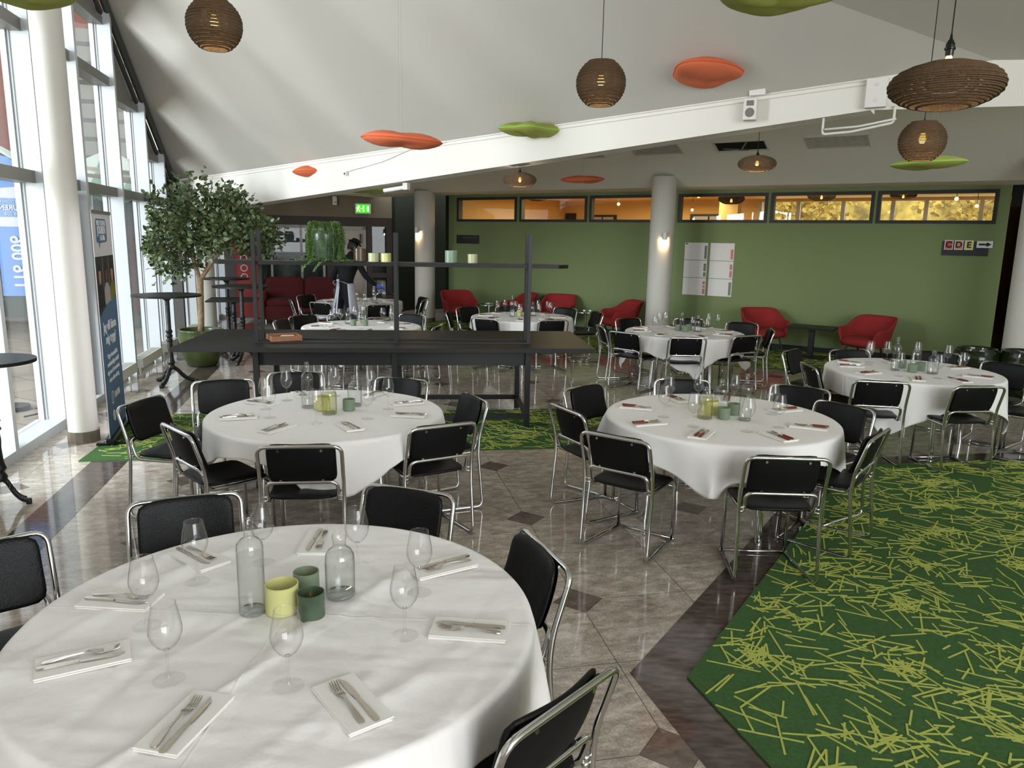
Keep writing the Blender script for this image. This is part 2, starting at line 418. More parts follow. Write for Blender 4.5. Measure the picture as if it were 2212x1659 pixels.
def box(bm, c, s, rz=0., mi=0, bevel=0., rot=None):
    """box centre c, full size s"""
    r = bmesh.ops.create_cube(bm, size=1.0)
    vs = r['verts']
    m = Matrix.Translation(c) @ (rot.to_matrix().to_4x4() if rot is not None else Matrix.Rotation(rz, 4, 'Z')) @ Matrix.Diagonal((*s, 1))
    bmesh.ops.transform(bm, matrix=m, verts=vs)
    fs = list({f for v in vs for f in v.link_faces})
    for f in fs: f.material_index = mi
    if bevel:
        es = list({e for v in vs for e in v.link_edges})
        bmesh.ops.bevel(bm, geom=es, offset=bevel, segments=2, affect='EDGES', profile=.5)
    return vs
def cyl(bm, p, q, r, r2=None, n=16, caps=True, mi=0):
    p, q = Vector(p), Vector(q); d = q-p
    if r2 is None: r2 = r
    m = Matrix.Translation((p+q)/2) @ d.to_track_quat('Z', 'Y').to_matrix().to_4x4()
    rr = bmesh.ops.create_cone(bm, cap_ends=caps, segments=n, radius1=r, radius2=r2, depth=d.length, matrix=m)
    if mi:
        for f in {f for v in rr['verts'] for f in v.link_faces}: f.material_index = mi
def smooth_path(pts, rad=.05, seg=5):
    """round every inner corner of a polyline with a quadratic fillet"""
    pts = [Vector(p) for p in pts]
    out = [pts[0]]
    for i in range(1, len(pts)-1):
        a, b, c = pts[i-1], pts[i], pts[i+1]
        r = min(rad, (a-b).length*.49, (c-b).length*.49)
        s, e = b+(a-b).normalized()*r, b+(c-b).normalized()*r
        for k in range(seg+1):
            t = k/seg
            out.append(s*(1-t)**2 + b*2*t*(1-t) + e*t*t)
    out.append(pts[-1])
    return out
def tube(bm, pts, r, n=8, caps=True, mi=0, closed=False):
    pts = [Vector(p) for p in pts]
    rings = []
    N = len(pts)
    prev = None
    for i, p in enumerate(pts):
        if closed: t = pts[(i+1) % N]-pts[i-1]
        else: t = (pts[min(i+1, N-1)]-pts[max(i-1, 0)])
        t.normalize()
        if prev is None:
            a = Vector((0, 0, 1)) if abs(t.z) < .9 else Vector((1, 0, 0))
            nrm = t.cross(a).normalized()
        else:
            nrm = (prev - t*prev.dot(t)).normalized()
        prev = nrm
        bn = t.cross(nrm)
        rr = r[i] if isinstance(r, (list, tuple)) else r
        rings.append([bm.verts.new(p + nrm*math.cos(2*PI*k/n)*rr + bn*math.sin(2*PI*k/n)*rr) for k in range(n)])
    M_ = N if closed else N-1
    for i in range(M_):
        A, B_ = rings[i], rings[(i+1) % N]
        for k in range(n):
            f = bm.faces.new((A[k], A[(k+1) % n], B_[(k+1) % n], B_[k])); f.material_index = mi
    if caps and not closed:
        bm.faces.new(rings[0][::-1]).material_index = mi; bm.faces.new(rings[-1]).material_index = mi
def lathe(bm, prof, n=32, c=(0, 0, 0), close_top=False, close_bot=False, mi=0):
    """prof: list of (r, z)"""
    rings = []
    for r, z in prof:
        if r < 1e-5: rings.append([bm.verts.new((c[0], c[1], c[2]+z))])
        else: rings.append([bm.verts.new((c[0]+r*math.cos(2*PI*k/n), c[1]+r*math.sin(2*PI*k/n), c[2]+z)) for k in range(n)])
    for A, B_ in zip(rings, rings[1:]):
        for k in range(n):
            k2 = (k+1) % n
            if len(A) == 1 and len(B_) == 1: continue
            if len(A) == 1: f = bm.faces.new((A[0], B_[k2], B_[k]))
            elif len(B_) == 1: f = bm.faces.new((A[k], A[k2], B_[0]))
            else: f = bm.faces.new((A[k], A[k2], B_[k2], B_[k]))
            f.material_index = mi
    if close_bot and len(rings[0]) > 1: bm.faces.new(rings[0][::-1]).material_index = mi
    if close_top and len(rings[-1]) > 1: bm.faces.new(rings[-1]).material_index = mi
def poly(bm, pts, mi=0):
    f = bm.faces.new([bm.verts.new(p) for p in pts]); f.material_index = mi; return f
def prism(bm, outline, z0, z1, mi=0):
    """extrude a 2D outline in z"""
    a = [bm.verts.new((x, y, z0)) for x, y in outline]; b = [bm.verts.new((x, y, z1)) for x, y in outline]
    n = len(a)
    fs = [bm.faces.new(a[::-1]), bm.faces.new(b)]
    for i in range(n): fs.append(bm.faces.new((a[i], a[(i+1) % n], b[(i+1) % n], b[i])))
    for f in fs: f.material_index = mi
def slab(bm, p, q, z0, z1, t, side=0.5, mi=0):
    """vertical wall piece from p to q (2D); thickness t pushed to the far side of p->q by 'side'"""
    p, q = Vector(p), Vector(q); d = (q-p).normalized(); nrm = Vector((-d.y, d.x))
    a, b = nrm*t*side, nrm*t*(side-1)
    prism(bm, [(p+a)[:], (p+b)[:], (q+b)[:], (q+a)[:]], z0, z1, mi)
def text_mesh(txt, size, mat, parent, loc, rot, align='CENTER', sx=1., name='lettering', bold=0., ext=.001):
    cu = bpy.data.curves.new(name, 'FONT'); cu.body = txt; cu.size = size; cu.align_x = align; cu.align_y = 'CENTER'; cu.extrude = ext; cu.offset = bold
    cu.resolution_u = 3
    t = bpy.data.objects.new(name, cu); COL.objects.link(t)
    me = bpy.data.meshes.new_from_object(t.evaluated_get(bpy.context.evaluated_depsgraph_get()))
    bpy.data.objects.remove(t); bpy.data.curves.remove(cu)
    me.materials.clear(); me.materials.append(MT[mat])
    o = bpy.data.objects.new(name, me); COL.objects.link(o)
    o.parent = parent; o.location = loc; o.rotation_euler = rot; o.scale = (sx, 1, 1)
    return o

# ================================================================ THE SETTING
GA = Vector((-4.542, 7.449)); GD = Vector((-.2143, .9768)); GN = Vector((.9768, .2143))
def GP(t, off=0., z=0.):
    p = GA + GD*t + GN*off
    return Vector((p.x, p.y, z))
_c1, _c2, _c3 = Vector((-5.8, 13.17, 2.86)), Vector((-5.11, 10.06, 4.72)), Vector((3.36, 7.40, 3.51))
_cn = (_c2-_c1).cross(_c3-_c1)
ZCAP = 6.6
def roof(x, y): return _c1.z - (_cn.x*(x-_c1.x) + _cn.y*(y-_c1.y))/_cn.z
def roofc(x, y): return min(ZCAP, roof(x, y))
WD = Vector((.8449, -.535)); W0 = Vector((-1.163, 18.104)); WN = Vector((-.535, -.8449))
def WP(s, off=0., z=0.):
    p = W0 + WD*s + WN*off
    return Vector((p.x, p.y, z))
BD = Vector((.8449, -.535)); B0 = Vector((-5.8, 13.2))
def BP(x, off=0., z=0.):
    t = (x-B0.x)/BD.x; p = B0 + BD*t + WN*off
    return Vector((p.x, p.y, z))

# floor -----------------------------------------------------------
FA = math.atan2(.9768, -.2143)
Fm = Matrix.Translation((.39, 3.874, 0)) @ Matrix.Rotation(FA, 4, 'Z')
bm = B()
pts = [GP(-13, -.02), Vector((9.5, -5.5, 0)), Vector((9.5, 21.5, 0)), Vector((-6.9, 21.5, 0)), GP(13, -.02)]
pts = [GP(-13, -.3), Vector((10.5, GP(-13).y, 0)), Vector((10.5, 22.5, 0)), Vector((-8.2, 22.5, 0)), GP(14.0, -.3)]
prism(bm, [(p.x, p.y) for p in pts], -.12, 0)
bmesh.ops.transform(bm, matrix=Fm.inverted(), verts=bm.verts)
o = struct('floor', bm, 'floor'); o.matrix_world = Fm

# dark granite bands set into the floor
def band(name, pl, w):
    bm = B()
    for a, b_ in zip(pl, pl[1:]):
        a, b_ = Vector(a), Vector(b_); d = (b_-a).normalized(); n = Vector((-d.y, d.x))*w
        prism(bm, [a[:], b_[:], (b_+n)[:], (a+n)[:]], -.01, .0016)
    return struct(name, bm, 'darkgranite')
def miter(pl, w):
    """offset polyline to its left by w"""
    out = []
    for i, p in enumerate(pl):
        p = Vector(p)
        ds = []
        if i > 0: ds.append((p-Vector(pl[i-1])).normalized())
        if i < len(pl)-1: ds.append((Vector(pl[i+1])-p).normalized())
        ns_ = [Vector((-d.y, d.x)) for d in ds]
        m = sum(ns_, Vector((0, 0))).normalized()
        out.append(p + m*(w/m.dot(ns_[0])))
    return out
def mband(name, pl, w):
    off = miter(pl, w); bm = B()
    for i in range(len(pl)-1):
        prism(bm, [tuple(pl[i]), tuple(pl[i+1]), off[i+1][:], off[i][:]], -.01, .0016)
    return struct(name, bm, 'darkgranite')
R_edge = [(1.65, .5), (.83, 3.13), (2.62, 5.85), (3.32, 6.60), (7.6, 7.35)]
mband('trim_1', R_edge, .235)
mband('trim_2', [(GP(-9, .62)).xy[:], (GP(12.5, .62)).xy[:]], -.3)

# carpets ---------------------------------------------------------
def inside(p, pg):
    c = False; n = len(pg)
    for i in range(n):
        a, b_ = pg[i], pg[(i+1) % n]
        if (a[1] > p[1]) != (b_[1] > p[1]) and p[0] < (b_[0]-a[0])*(p[1]-a[1])/(b_[1]-a[1])+a[0]: c = not c
    return c
def carpet(name, pg, label, dens, th=.011, rnd=1):
    bm = B(); prism(bm, pg, -.008, th, 0)
    rg = random.Random(rnd)
    xs, ys = [p[0] for p in pg], [p[1] for p in pg]
    area_ = (max(xs)-min(xs))*(max(ys)-min(ys))
    # clusters on a loose lattice of swirls plus scatter between them
    def stick(x, y, a, l):
        dx, dy = math.cos(a)*l/2, math.sin(a)*l/2
        if not (inside((x+dx, y+dy), pg) and inside((x-dx, y-dy), pg)): return
        w = .0044
        nx, ny = -math.sin(a)*w, math.cos(a)*w
        z = th+.0016+rg.random()*.0008
        q = [(x-dx-nx, y-dy-ny), (x+dx-nx, y+dy-ny), (x+dx+nx, y+dy+ny), (x-dx+nx, y-dy+ny)]
        top = [bm.verts.new((*v, z)) for v in q]
        bm.faces.new(top).material_index = 1
        lo = [bm.verts.new((*v, th-.002)) for v in q]
        for i in range(4): bm.faces.new((lo[i], lo[(i+1) % 4], top[(i+1) % 4], top[i])).material_index = 1
    CL = .70
    nx_, ny_ = int((max(xs)-min(xs))/CL)+2, int((max(ys)-min(ys))/(CL*.8))+2
    for i in range(nx_):
        for j in range(ny_):
            ccx = min(xs)+(i+.5*(j % 2))*CL+rg.uniform(-.06, .06); ccy = min(ys)+j*CL*.8+rg.uniform(-.06, .06)
            for k in range(int(36*dens)):                       # dense heart
                r = abs(rg.gauss(0, .12)); t = rg.uniform(0, 2*PI)
                stick(ccx+r*1.6*math.cos(t), ccy+r*math.sin(t), rg.uniform(0, PI), rg.uniform(.06, .19))
            for k in range(int(40*dens)):                       # looser long lines around
                stick(ccx+rg.uniform(-CL/2, CL/2), ccy+rg.uniform(-CL/2, CL/2), rg.choice((.35, 2.6, 1.3, 0., 2.1))+rg.gauss(0, .4), rg.uniform(.08, .27))
    return tag(obj(name, bm, ['carpet', 'stick']), label, 'carpet')
RUG_R = [(1.65, .5), (.83, 3.13), (2.62, 5.85), (3.32, 6.60), (7.6, 7.35), (9.4, 7.4), (9.4, .5)]
carpet('carpet', RUG_R, 'large green carpet with lime criss-cross lines in front of the table by the dark pots', 1.0)
RUG_B = [(-3.75, 6.25), (1.75, 7.18), (1.55, 8.78), (-4.05, 7.98)]
carpet('carpet', RUG_B, 'green patterned carpet strip under the black console and the blue roll-up banner', 1.0, rnd=3)
RUG_W = [WP(-.4, .06).xy[:], WP(11.2, .06).xy[:], (8.4, 8.9), (6.1, 9.6), (5.2, 11.35), WP(6.0, 2.75).xy[:], WP(-.4, 2.2).xy[:]]
RUG_W = RUG_W[::-1]
carpet('carpet', RUG_W, 'green patterned carpet under the red armchairs along the olive wall', .7, rnd=5)

# olive wall with its six high windows -----------------------------
WINS = [(-.25, 1.42), (1.5, 3.19), (3.25, 4.95), (5.21, 6.95), (7.01, 8.76), (8.81, 10.58)]
ZL, ZT, ZC = 2.35, 2.90, 3.06
bm = B()
def wseg(s0, s1, z0, z1, off0=0., off1=-.22, mi=0):
    prism(bm, [WP(s0, off0).xy[:], WP(s0, off1).xy[:], WP(s1, off1).xy[:], WP(s1, off0).xy[:]], z0, z1, mi)
wseg(-.5, 10.75, 0, ZL); wseg(-.5, 10.75, ZT, ZC)
edges = [-.5] + [v for w in WINS for v in w] + [10.75]
for i in range(0, len(edges), 2): wseg(edges[i], edges[i+1], ZL, ZT)
struct('wall_far', bm, 'greenwall')
bm = B(); wseg(-.5, 10.75, .0, .1, .015, 0); struct('baseboard_far', bm, 'blackskirt')
for i, (s0, s1) in enumerate(WINS):
    bm = B(); fw = .055
    wseg(s0, s1, ZL, ZL+fw, .02, -.12); wseg(s0, s1, ZT-fw, ZT, .02, -.12)
    wseg(s0, s0+fw, ZL+fw, ZT-fw, .02, -.12); wseg(s1-fw, s1, ZL+fw, ZT-fw, .02, -.12)
    f = struct('window_%d' % (i+1), bm, 'darkalu')
    bm = B(); wseg(s0+fw, s1-fw, ZL+fw, ZT-fw, -.05, -.056)
    struct('window_pane', bm, 'pane', f)
# lit room behind the high windows
bm = B()
wseg(-.5, 5.3, 0, 3.3, -5.6, -5.7); wseg(5.3, 11.4, 0, 2.2, -5.6, -5.7); wseg(5.3, 11.4, 3.02, 3.3, -5.6, -5.7)
wseg(-.5, -.4, 0, 3.3, -.22, -5.7); wseg(11.4, 11.5, 0, 3.3, -.22, -5.7)
wseg(4.9, 5.35, 0, 3.3, -3.6, -3.9)
struct('wall_back_room', bm, 'warmwall')
bm = B(); wseg(-.5, 11.5, 3.1, 3.16, -.22, -5.7); struct('ceiling_back_room', bm, 'yellowceil')
bm = B(); wseg(-.5, 11.5, -.02, .01, -.22, -5.7); struct('floor_back_room', bm, 'bench')
bm = B()
for s in (5.3, 6.25, 7.3, 8.4, 9.1, 10.2, 11.3): wseg(s, s+.09, 2.2, 3.02, -5.58, -5.68)
wseg(5.3, 11.4, 2.2, 2.26, -5.57, -5.69)
struct('window_7', bm, 'alu')
bm = B()
for s0, s1, z1 in ((-.35, -.02, 2.75), (.4, 1.3, 2.7), (2.5, 3.2, 2.72), (3.5, 4.6, 2.72)):
    wseg(s0, s1, 1.4, z1, -5.54, -5.6)
struct('trim_3', bm, 'darkalu')
bm = B()
for s0, s1, z1 in ((.48, .85, 2.64), (.9, 1.22, 2.64), (2.58, 3.12, 2.66), (3.6, 4.0, 2.66), (4.05, 4.5, 2.66)):
    wseg(s0, s1, 1.45, z1, -5.52, -5.545)
struct('trim_4', bm, 'printgrey')
l = area('warm_room_light', WP(3.0, -2.9, 2.95), WP(3.0, -2.9, 0), 4, 2, 200, (1, .78, .45))
l = area('warm_room_light', WP(8.6, -2.9, 2.95), WP(8.6, -2.9, 0), 4, 2, 40, (1, .82, .55))

# ceilings ---------------------------------------------------------
def plane_z(x, y): return roofc(x, y)
bm = B()
# main sloping ceiling: follows the glass wall, the beam and the valley line; flattens at ZCAP
V1 = Vector((4.12, 6.92)); V2 = Vector((1.2, 7.06))
poly_xy = [GP(5.87).xy, GP(4.1).xy, GP(2.68).xy, GP(1.26).xy, GP(0).xy, GP(-1.2).xy, GP(-13).xy, Vector((1.2, GP(-13).y)), V2, V1, Vector((3.36, 7.40)), Vector((-1, 10.16))]
def zc_pt(x, y, n=0): return plane_z(x, y)
# grid triangulation so that the cap bends cleanly: split along the line where the plane reaches ZCAP
def clip(pg, sgn):
    out = []
    n = len(pg)
    for i in range(n):
        a, b_ = pg[i], pg[(i+1) % n]
        fa, fb = sgn*(roof(a.x, a.y)-ZCAP), sgn*(roof(b_.x, b_.y)-ZCAP)
        if fa <= 0: out.append(a)
        if (fa < 0 < fb) or (fb < 0 < fa): out.append(a.lerp(b_, fa/(fa-fb)))
    return out
for sg in (1, -1):
    pg = clip(poly_xy, sg)
    if len(pg) > 2:
        lo = [(p.x, p.y, roofc(p.x, p.y)) for p in pg]
        f = poly(bm, lo)
        poly(bm, [(x, y, z+.15) for x, y, z in lo][::-1])
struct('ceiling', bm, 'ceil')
# second roof facet, falling towards the right-hand side wall
def facetz(x, y):
    for a, b_, c in ((lo_f[0], lo_f[1], lo_f[2]), (lo_f[0], lo_f[2], lo_f[4]), (lo_f[2], lo_f[3], lo_f[4])):
        n = (b_-a).cross(c-a)
        d = (b_.y-c.y)*(a.x-c.x)+(c.x-b_.x)*(a.y-c.y)
        w1 = ((b_.y-c.y)*(x-c.x)+(c.x-b_.x)*(y-c.y))/d; w2 = ((c.y-a.y)*(x-c.x)+(a.x-c.x)*(y-c.y))/d
        if w1 > -.01 and w2 > -.01 and w1+w2 < 1.01: return w1*a.z+w2*b_.z+(1-w1-w2)*c.z
    return roofc(x, y)
bm = B()
v1 = Vector((V1.x, V1.y, roof(*V1))); v2 = Vector((V2.x, V2.y, roof(*V2)))
v0 = Vector((1.2, GP(-13).y, ZCAP))
lo = [v1, Vector((9.6, BP(9.6).y+.0, 2.98)), Vector((9.8, GP(-13).y, 5.2)), v0, v2]
lo_f = lo
for tri in ((0, 1, 2), (0, 2, 4), (2, 3, 4)):
    poly(bm, [lo[k] for k in tri]); poly(bm, [lo[k]+Vector((0, 0, .15)) for k in tri][::-1])
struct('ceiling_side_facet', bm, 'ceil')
# big inclined beam face
bm = B()
def zb(x): return 2.26 + (x+5.8)*.1053
def zt(x): p = BP(x); return roof(p.x, p.y)+.02
for x0, x1 in ((-5.8, -2), (-2, 1), (1, 3.32)):
    for off in (0, -.28):
        poly(bm, [BP(x0, off, zb(x0)), BP(x1, off, zb(x1)), BP(x1, off, zt(x1)), BP(x0, off, zt(x0))])
    poly(bm, [BP(x0, 0, zb(x0)), BP(x1, 0, zb(x1)), BP(x1, -.28, zb(x1)), BP(x0, -.28, zb(x0))])
x0, x1 = 3.32, 9.6
poly(bm, [BP(x0, 0, zb(x0)), BP(x1, 0, 2.9), BP(x1, 0, 2.98), BP(4.12, 0, v1.z+.02), BP(x0, 0, zt(x0))])
poly(bm, [BP(-5.8, 0, zb(-5.8)), BP(-5.8, -.28, zb(-5.8)), BP(-5.8, -.28, zt(-5.8)), BP(-5.8, 0, zt(-5.8))])
bmesh.ops.remove_doubles(bm, verts=bm.verts, dist=.0005)
beam = struct('beam', bm, 'beam')
bm = B()   # thin bead lines along the top of the beam
for dz in (-.035, -.075):
    tube(bm, [BP(-5.7, .006, zt(-5.7)+dz), BP(3.36, .006, zt(3.36)+dz)], .0045, n=4)
struct('beam_bead', bm, 'ventwhite', beam)
# lower ceiling between the beam and the olive wall
def lowz(x, y):
    d = (Vector((x, y))-W0).dot(WN)
    return min(4.15, 2.96 + .02*max(d, -1) + .36*max(0, d-.8))
bm = B()
DB = [(-.15, 0), (.8, 0), (3.9, 0), (6.29, 0)]
for (da, _), (db, _) in zip(DB, DB[1:]):
    for (sa, sb) in ((-3.2, 3), (3, 8), (8, 14)):
        q = [WP(sa, da), WP(sb, da), WP(sb, db), WP(sa, db)]
        q = [Vector((p.x, p.y, lowz(p.x, p.y) if da < 3 or p is not None else 4.1)) for p in q]
        poly(bm, q); poly(bm, [p+Vector((0, 0, .12)) for p in q][::-1])
# flat part at the window end
fl = [WP(-3.2, 6.29), WP(-3.2, -.15), Vector((-4.1, 21.5, 0)), Vector((-8.4, 21.5, 0)), Vector((-8.0, 12.6, 0))]
fl = [Vector((p.x, p.y, 2.97)) for p in fl]
poly(bm, fl); poly(bm, [p+Vector((0, 0, .12)) for p in fl][::-1])
poly(bm, [WP(-3.2, 6.29, 2.97), WP(-3.2, .8, 2.97), WP(-3.2, 3.9, 4.1), WP(-3.2, 6.29, 4.15)])
for (sa, sb) in ((-3.2, 3), (3, 8), (8, 14)): poly(bm, [WP(sa, 6.31, 3.3), WP(sb, 6.31, 3.3), WP(sb, 6.31, 4.3), WP(sa, 6.31, 4.3)])  # unseen upright strip added to stop light leaking over the beam
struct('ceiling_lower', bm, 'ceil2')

# glazed wall ------------------------------------------------------
TS = [-2.5, -1.2, 0.0, 1.26, 2.68, 4.10, 5.14, 5.87]
DG = .24     # fin depth
def gbox(bm, t0, t1, o0, o1, z0, z1, mi=0):
    prism(bm, [GP(t0, o0).xy[:], GP(t1, o0).xy[:], GP(t1, o1).xy[:], GP(t0, o1).xy[:]], z0, z1, mi)
wn = 8
for i in range(len(TS)-1):
    t0, t1 = TS[i], TS[i+1]
    p1 = GP(t1); p0 = GP(t0)
    zr0, zr1 = roofc(p0.x, p0.y), roofc(p1.x, p1.y)
    ztop = min(zr1, ZCAP)-.12
    if t1 > 5.5: ztop = 2.41
    bm = B()
    # fin standing at the far end of the bay, with the slim frame against the glass
    if t1 < 5.8:
        gbox(bm, t1-.035, t1+.035, 0, -DG, 0 if True else .1, zr1-.02)
        gbox(bm, t1-.06, t1-.035, -DG+.05, -DG, .02, ztop)
        gbox(bm, t1-.045, t1-.035, -DG+.075, -DG+.06, .02, ztop)
    gbox(bm, t0+.035, t0+.06, -DG+.05, -DG, .02, ztop)
    gbox(bm, t0+.035, t1-.035, 0 if t0 < .5 else -.12, -DG-.03, 0, .09)          # sill
    f = struct('window_%d' % wn, bm, 'alu'); wn += 1
    bm = B()
    zs = [z for z in (2.41, 3.77, 5.12) if z+.12 < ztop]
    for z in zs: gbox(bm, t0+.035, t1-.035, -.06, -DG, z, z+.115)
    gbox(bm, t0+.035, t1-.035, -.08, -DG, ztop-.1, ztop+.0)
    struct('transom', bm, 'greyalu', f)
    bm = B()
    gbox(bm, t0+.05, t1-.05, -DG+.03, -DG+.022, .09, ztop)
    struct('window_pane', bm, 'pane', f)
    # solid triangle above the glass, up to the sloping roof edge
    bm = B()
    for o0 in (-.14, -.2):
        poly(bm, [GP(t0, o0, ztop), GP(t1, o0, ztop), GP(t1, o0, zr1), GP(t0, o0, max(zr0, ztop+.001))])
    struct('infill_panel', bm, 'infill', f)
bm = B()   # dark roof edge tube along the glass
tube(bm, [GP(5.87, -.02, roof(*GP(5.87).xy)-.05), GP(2.68, -.02, roof(*GP(2.68).xy)-.05), GP(0, -.02, roofc(*GP(0).xy)-.05)], .05, n=8)
tube(bm, [GP(5.87, -.1, roof(*GP(5.87).xy)-.09), GP(0, -.1, roofc(*GP(0).xy)-.09)], .035, n=6)
struct('trim_6', bm, 'rafter')
bm = B(); gbox(bm, 5.8, 5.92, .02, -.25, 0, 2.9); cyl(bm, GP(5.75, .06, 2.2), GP(5.75, .06, 2.85), .03)
struct('trim_7', bm, 'rafter')
# dark entrance door frame in the bay behind the white column
bm = B()
for t in (.12, .62, 1.14): gbox(bm, t, t+.05, -.1, -.17, 0, 2.38)
gbox(bm, .12, 1.19, -.1, -.17, 2.3, 2.38); gbox(bm, .12, 1.19, -.1, -.17, .0, .07)
d = struct('door_1', bm, 'darkalu')
bm = B(); gbox(bm, .56, .585, -.03, -.1, .95, 1.25); struct('door_handle', bm, 'chrome', d)
# glazing beyond the beam
T2 = [5.87, 7.1, 8.3, 9.5, 10.7, 11.9, 13.2]
for i in range(len(T2)-1):
    t0, t1 = T2[i], T2[i+1]
    bm = B()
    gbox(bm, t1-.035, t1+.035, 0, -DG, 0, 2.98); gbox(bm, t0+.03, t1-.03, -.12, -DG, 0, .09); gbox(bm, t1-.08, t1-.035, -.16, -DG, 0, 2.9)
    f = struct('window_%d' % wn, bm, 'alu'); wn += 1
    bm = B(); gbox(bm, t0+.035, t1-.035, -.06, -DG, 2.3, 2.41); struct('transom', bm, 'greyalu', f)
    bm = B(); gbox(bm, t0+.05, t1-.05, -DG+.03, -DG+.022, .09, 2.9); struct('window_pane', bm, 'pane', f)
bm = B(); gbox(bm, 5.8, 13.3, -.05, -.24, 2.9, 3.2); struct('trim_8', bm, 'rafter')

# exit wall at the far end ----------------------------------------
E0 = Vector((-7.3, 18.75)); ED = Vector((.955, .297)).normalized(); EN = Vector((ED.y, -ED.x))
def EP(s, off=0, z=0.):
    p = E0+ED*s+EN*off; return Vector((p.x, p.y, z))
def ebox(bm, s0, s1, o0, o1, z0, z1, mi=0):
    prism(bm, [EP(s0, o0).xy[:], EP(s0, o1).xy[:], EP(s1, o1).xy[:], EP(s1, o0).xy[:]], z0, z1, mi)
bm = B(); ebox(bm, .75, 4.28, 0, -.3, 2.44, 3.12); struct('wall_exit', bm, 'brownwall')
bm = B(); ebox(bm, -.6, .75, 0, -.3, 0, 3.12); struct('wall_exit_glazed_corner', bm, 'darkfacade')
bm = B(); ebox(bm, .75, 4.28, .03, -.25, 2.22, 2.44); ebox(bm, 4.12, 4.28, .03, -.25, 0, 2.22); ebox(bm, 2.6, 2.85, .0, -.25, 0, 2.22)
ebox(bm, 3.62, 3.76, .0, -.2, 0, 2.22); ebox(bm, 3.76, 4.12, .0, -.2, .9, 1.02); ebox(bm, .75, .85, .0, -.2, 0, 2.22)
struct('trim_9', bm, 'brownwood')
bm = B(); ebox(bm, -.6, 4.28, -.9, -1.0, 0, 3.1); struct('wall_behind_glazing', bm, 'teal')
# glazed reception screen
bm = B()
for s in (.85, 1.22, 1.95, 2.5): ebox(bm, s, s+.055, .0, -.06, 0, 2.22)
ebox(bm, .85, 2.55, .0, -.06, 2.14, 2.22); ebox(bm, .85, 2.55, 0, -.06, 1.46, 1.5)
f = struct('window_%d' % wn, bm, 'doorlower'); wn += 1
bm = B(); ebox(bm, .86, 2.54, -.02, -.03, 0, 2.2); struct('window_pane', bm, 'pane', f)
# door with red notice
bm = B()
ebox(bm, 2.85, 2.93, .04, -.1, 0, 2.2); ebox(bm, 3.52, 3.6, .04, -.1, 0, 2.2); ebox(bm, 2.85, 3.6, .04, -.1, 2.13, 2.21)
d = struct('door_2', bm, 'doorlower')
bm = B(); ebox(bm, 2.93, 3.52, .0, -.05, .02, 2.13); struct('door_leaf', bm, 'doorgrey', d)
bm = B(); ebox(bm, 3.0, 3.45, .008, .0, .15, 1.0); ebox(bm, 3.0, 3.45, .008, .0, 1.1, 2.05); struct('door_panel', bm, 'doorgrey', d)
bm = B(); ebox(bm, 3.44, 3.47, .06, .0, 1.78, 2.02); struct('door_closer', bm, 'brownwood', d)
bm = B(); ebox(bm, 3.76, 4.12, -.05, -.06, 0, 2.22); struct('window_%d' % wn, bm, 'pane'); wn += 1
o = tag(obj('notice', (lambda b_: (ebox(b_, 3.16, 3.32, .016, .009, 1.72, 1.88), b_)[1])(B()), 'redsign'), 'small red notice on the grey far door under the exit sign', 'notice')
bm = B()
for k in range(5): ebox(bm, 3.18, 3.30, .018, .016, 1.745+k*.026, 1.752+k*.026)
obj('lettering', bm, 'cardred', o)
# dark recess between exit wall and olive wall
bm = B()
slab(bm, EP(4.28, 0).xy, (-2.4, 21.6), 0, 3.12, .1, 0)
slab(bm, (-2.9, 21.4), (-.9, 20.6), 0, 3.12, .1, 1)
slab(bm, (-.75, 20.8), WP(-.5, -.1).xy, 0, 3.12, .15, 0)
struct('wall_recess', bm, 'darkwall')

# side wall, corridor behind the right-hand column ------------------
bm = B()
slab(bm, (9.4, 13.4), (9.4, GP(-13).y), 0, 5.6, .2, 1)
struct('wall_side', bm, 'white')
bm = B()
slab(bm, WP(10.75, -.21).xy, WP(10.75, -3.2).xy, 0, 3.1, .1, 1)
slab(bm, WP(10.5, -3.2).xy, WP(14.5, -3.2).xy, 0, 3.1, .1, 1)
struct('wall_corridor', bm, 'ochre')
bm = B(); slab(bm, WP(10.76, .0).xy, WP(14.5, .0).xy, 2.62, 3.1, .2, 1); struct('wall_over_corridor', bm, 'dark')
bm = B(); slab(bm, GP(-13, -.1).xy, GP(-2.5, -.1).xy, 0, 6.7, .2, 0); struct('wall_window_side_blocker', bm, 'white')  # unseen solid wall put in place of glazing to cut the daylight
# unseen rear wall, left open on one side for the added fill lamp
bm = B(); slab(bm, (GP(-13).x, GP(-13).y), (1.2, GP(-13).y), 0, 6.7, .2, 0); slab(bm, (1.2, GP(-13).y), (9.4, GP(-13).y), 0, .5, .2, 0); struct('wall_rear', bm, 'white')

# round columns ----------------------------------------------------
def column(n, x, y, r, z1, foot=True, rb=None):
    bm = B(); cyl(bm, (x, y, 0.01), (x, y, z1), r, n=40, caps=False)
    c = struct('trim_%d' % n, bm, 'column', smooth=True)
    if foot:
        bm = B(); cyl(bm, (x, y, 0), (x, y, .11), r+.012, n=14)
        struct('column_foot', bm, 'colbase', c)
    return c
column(10, -4.08, 6.93, .128, roof(-4.08, 6.93)+.03)
column(11, -5.50, 13.55, .128, 3.1)
_cw = Vector((2.755, 14.25, 0))
column(12, _cw.x-.02, _cw.y, .222, lowz(_cw.x, _cw.y)+.03, rb=1)
column(13, -2.09, 17.75, .235, lowz(-2.09, 17.75)+.03)
column(14, 7.46, 10.9, .26, 3.3)

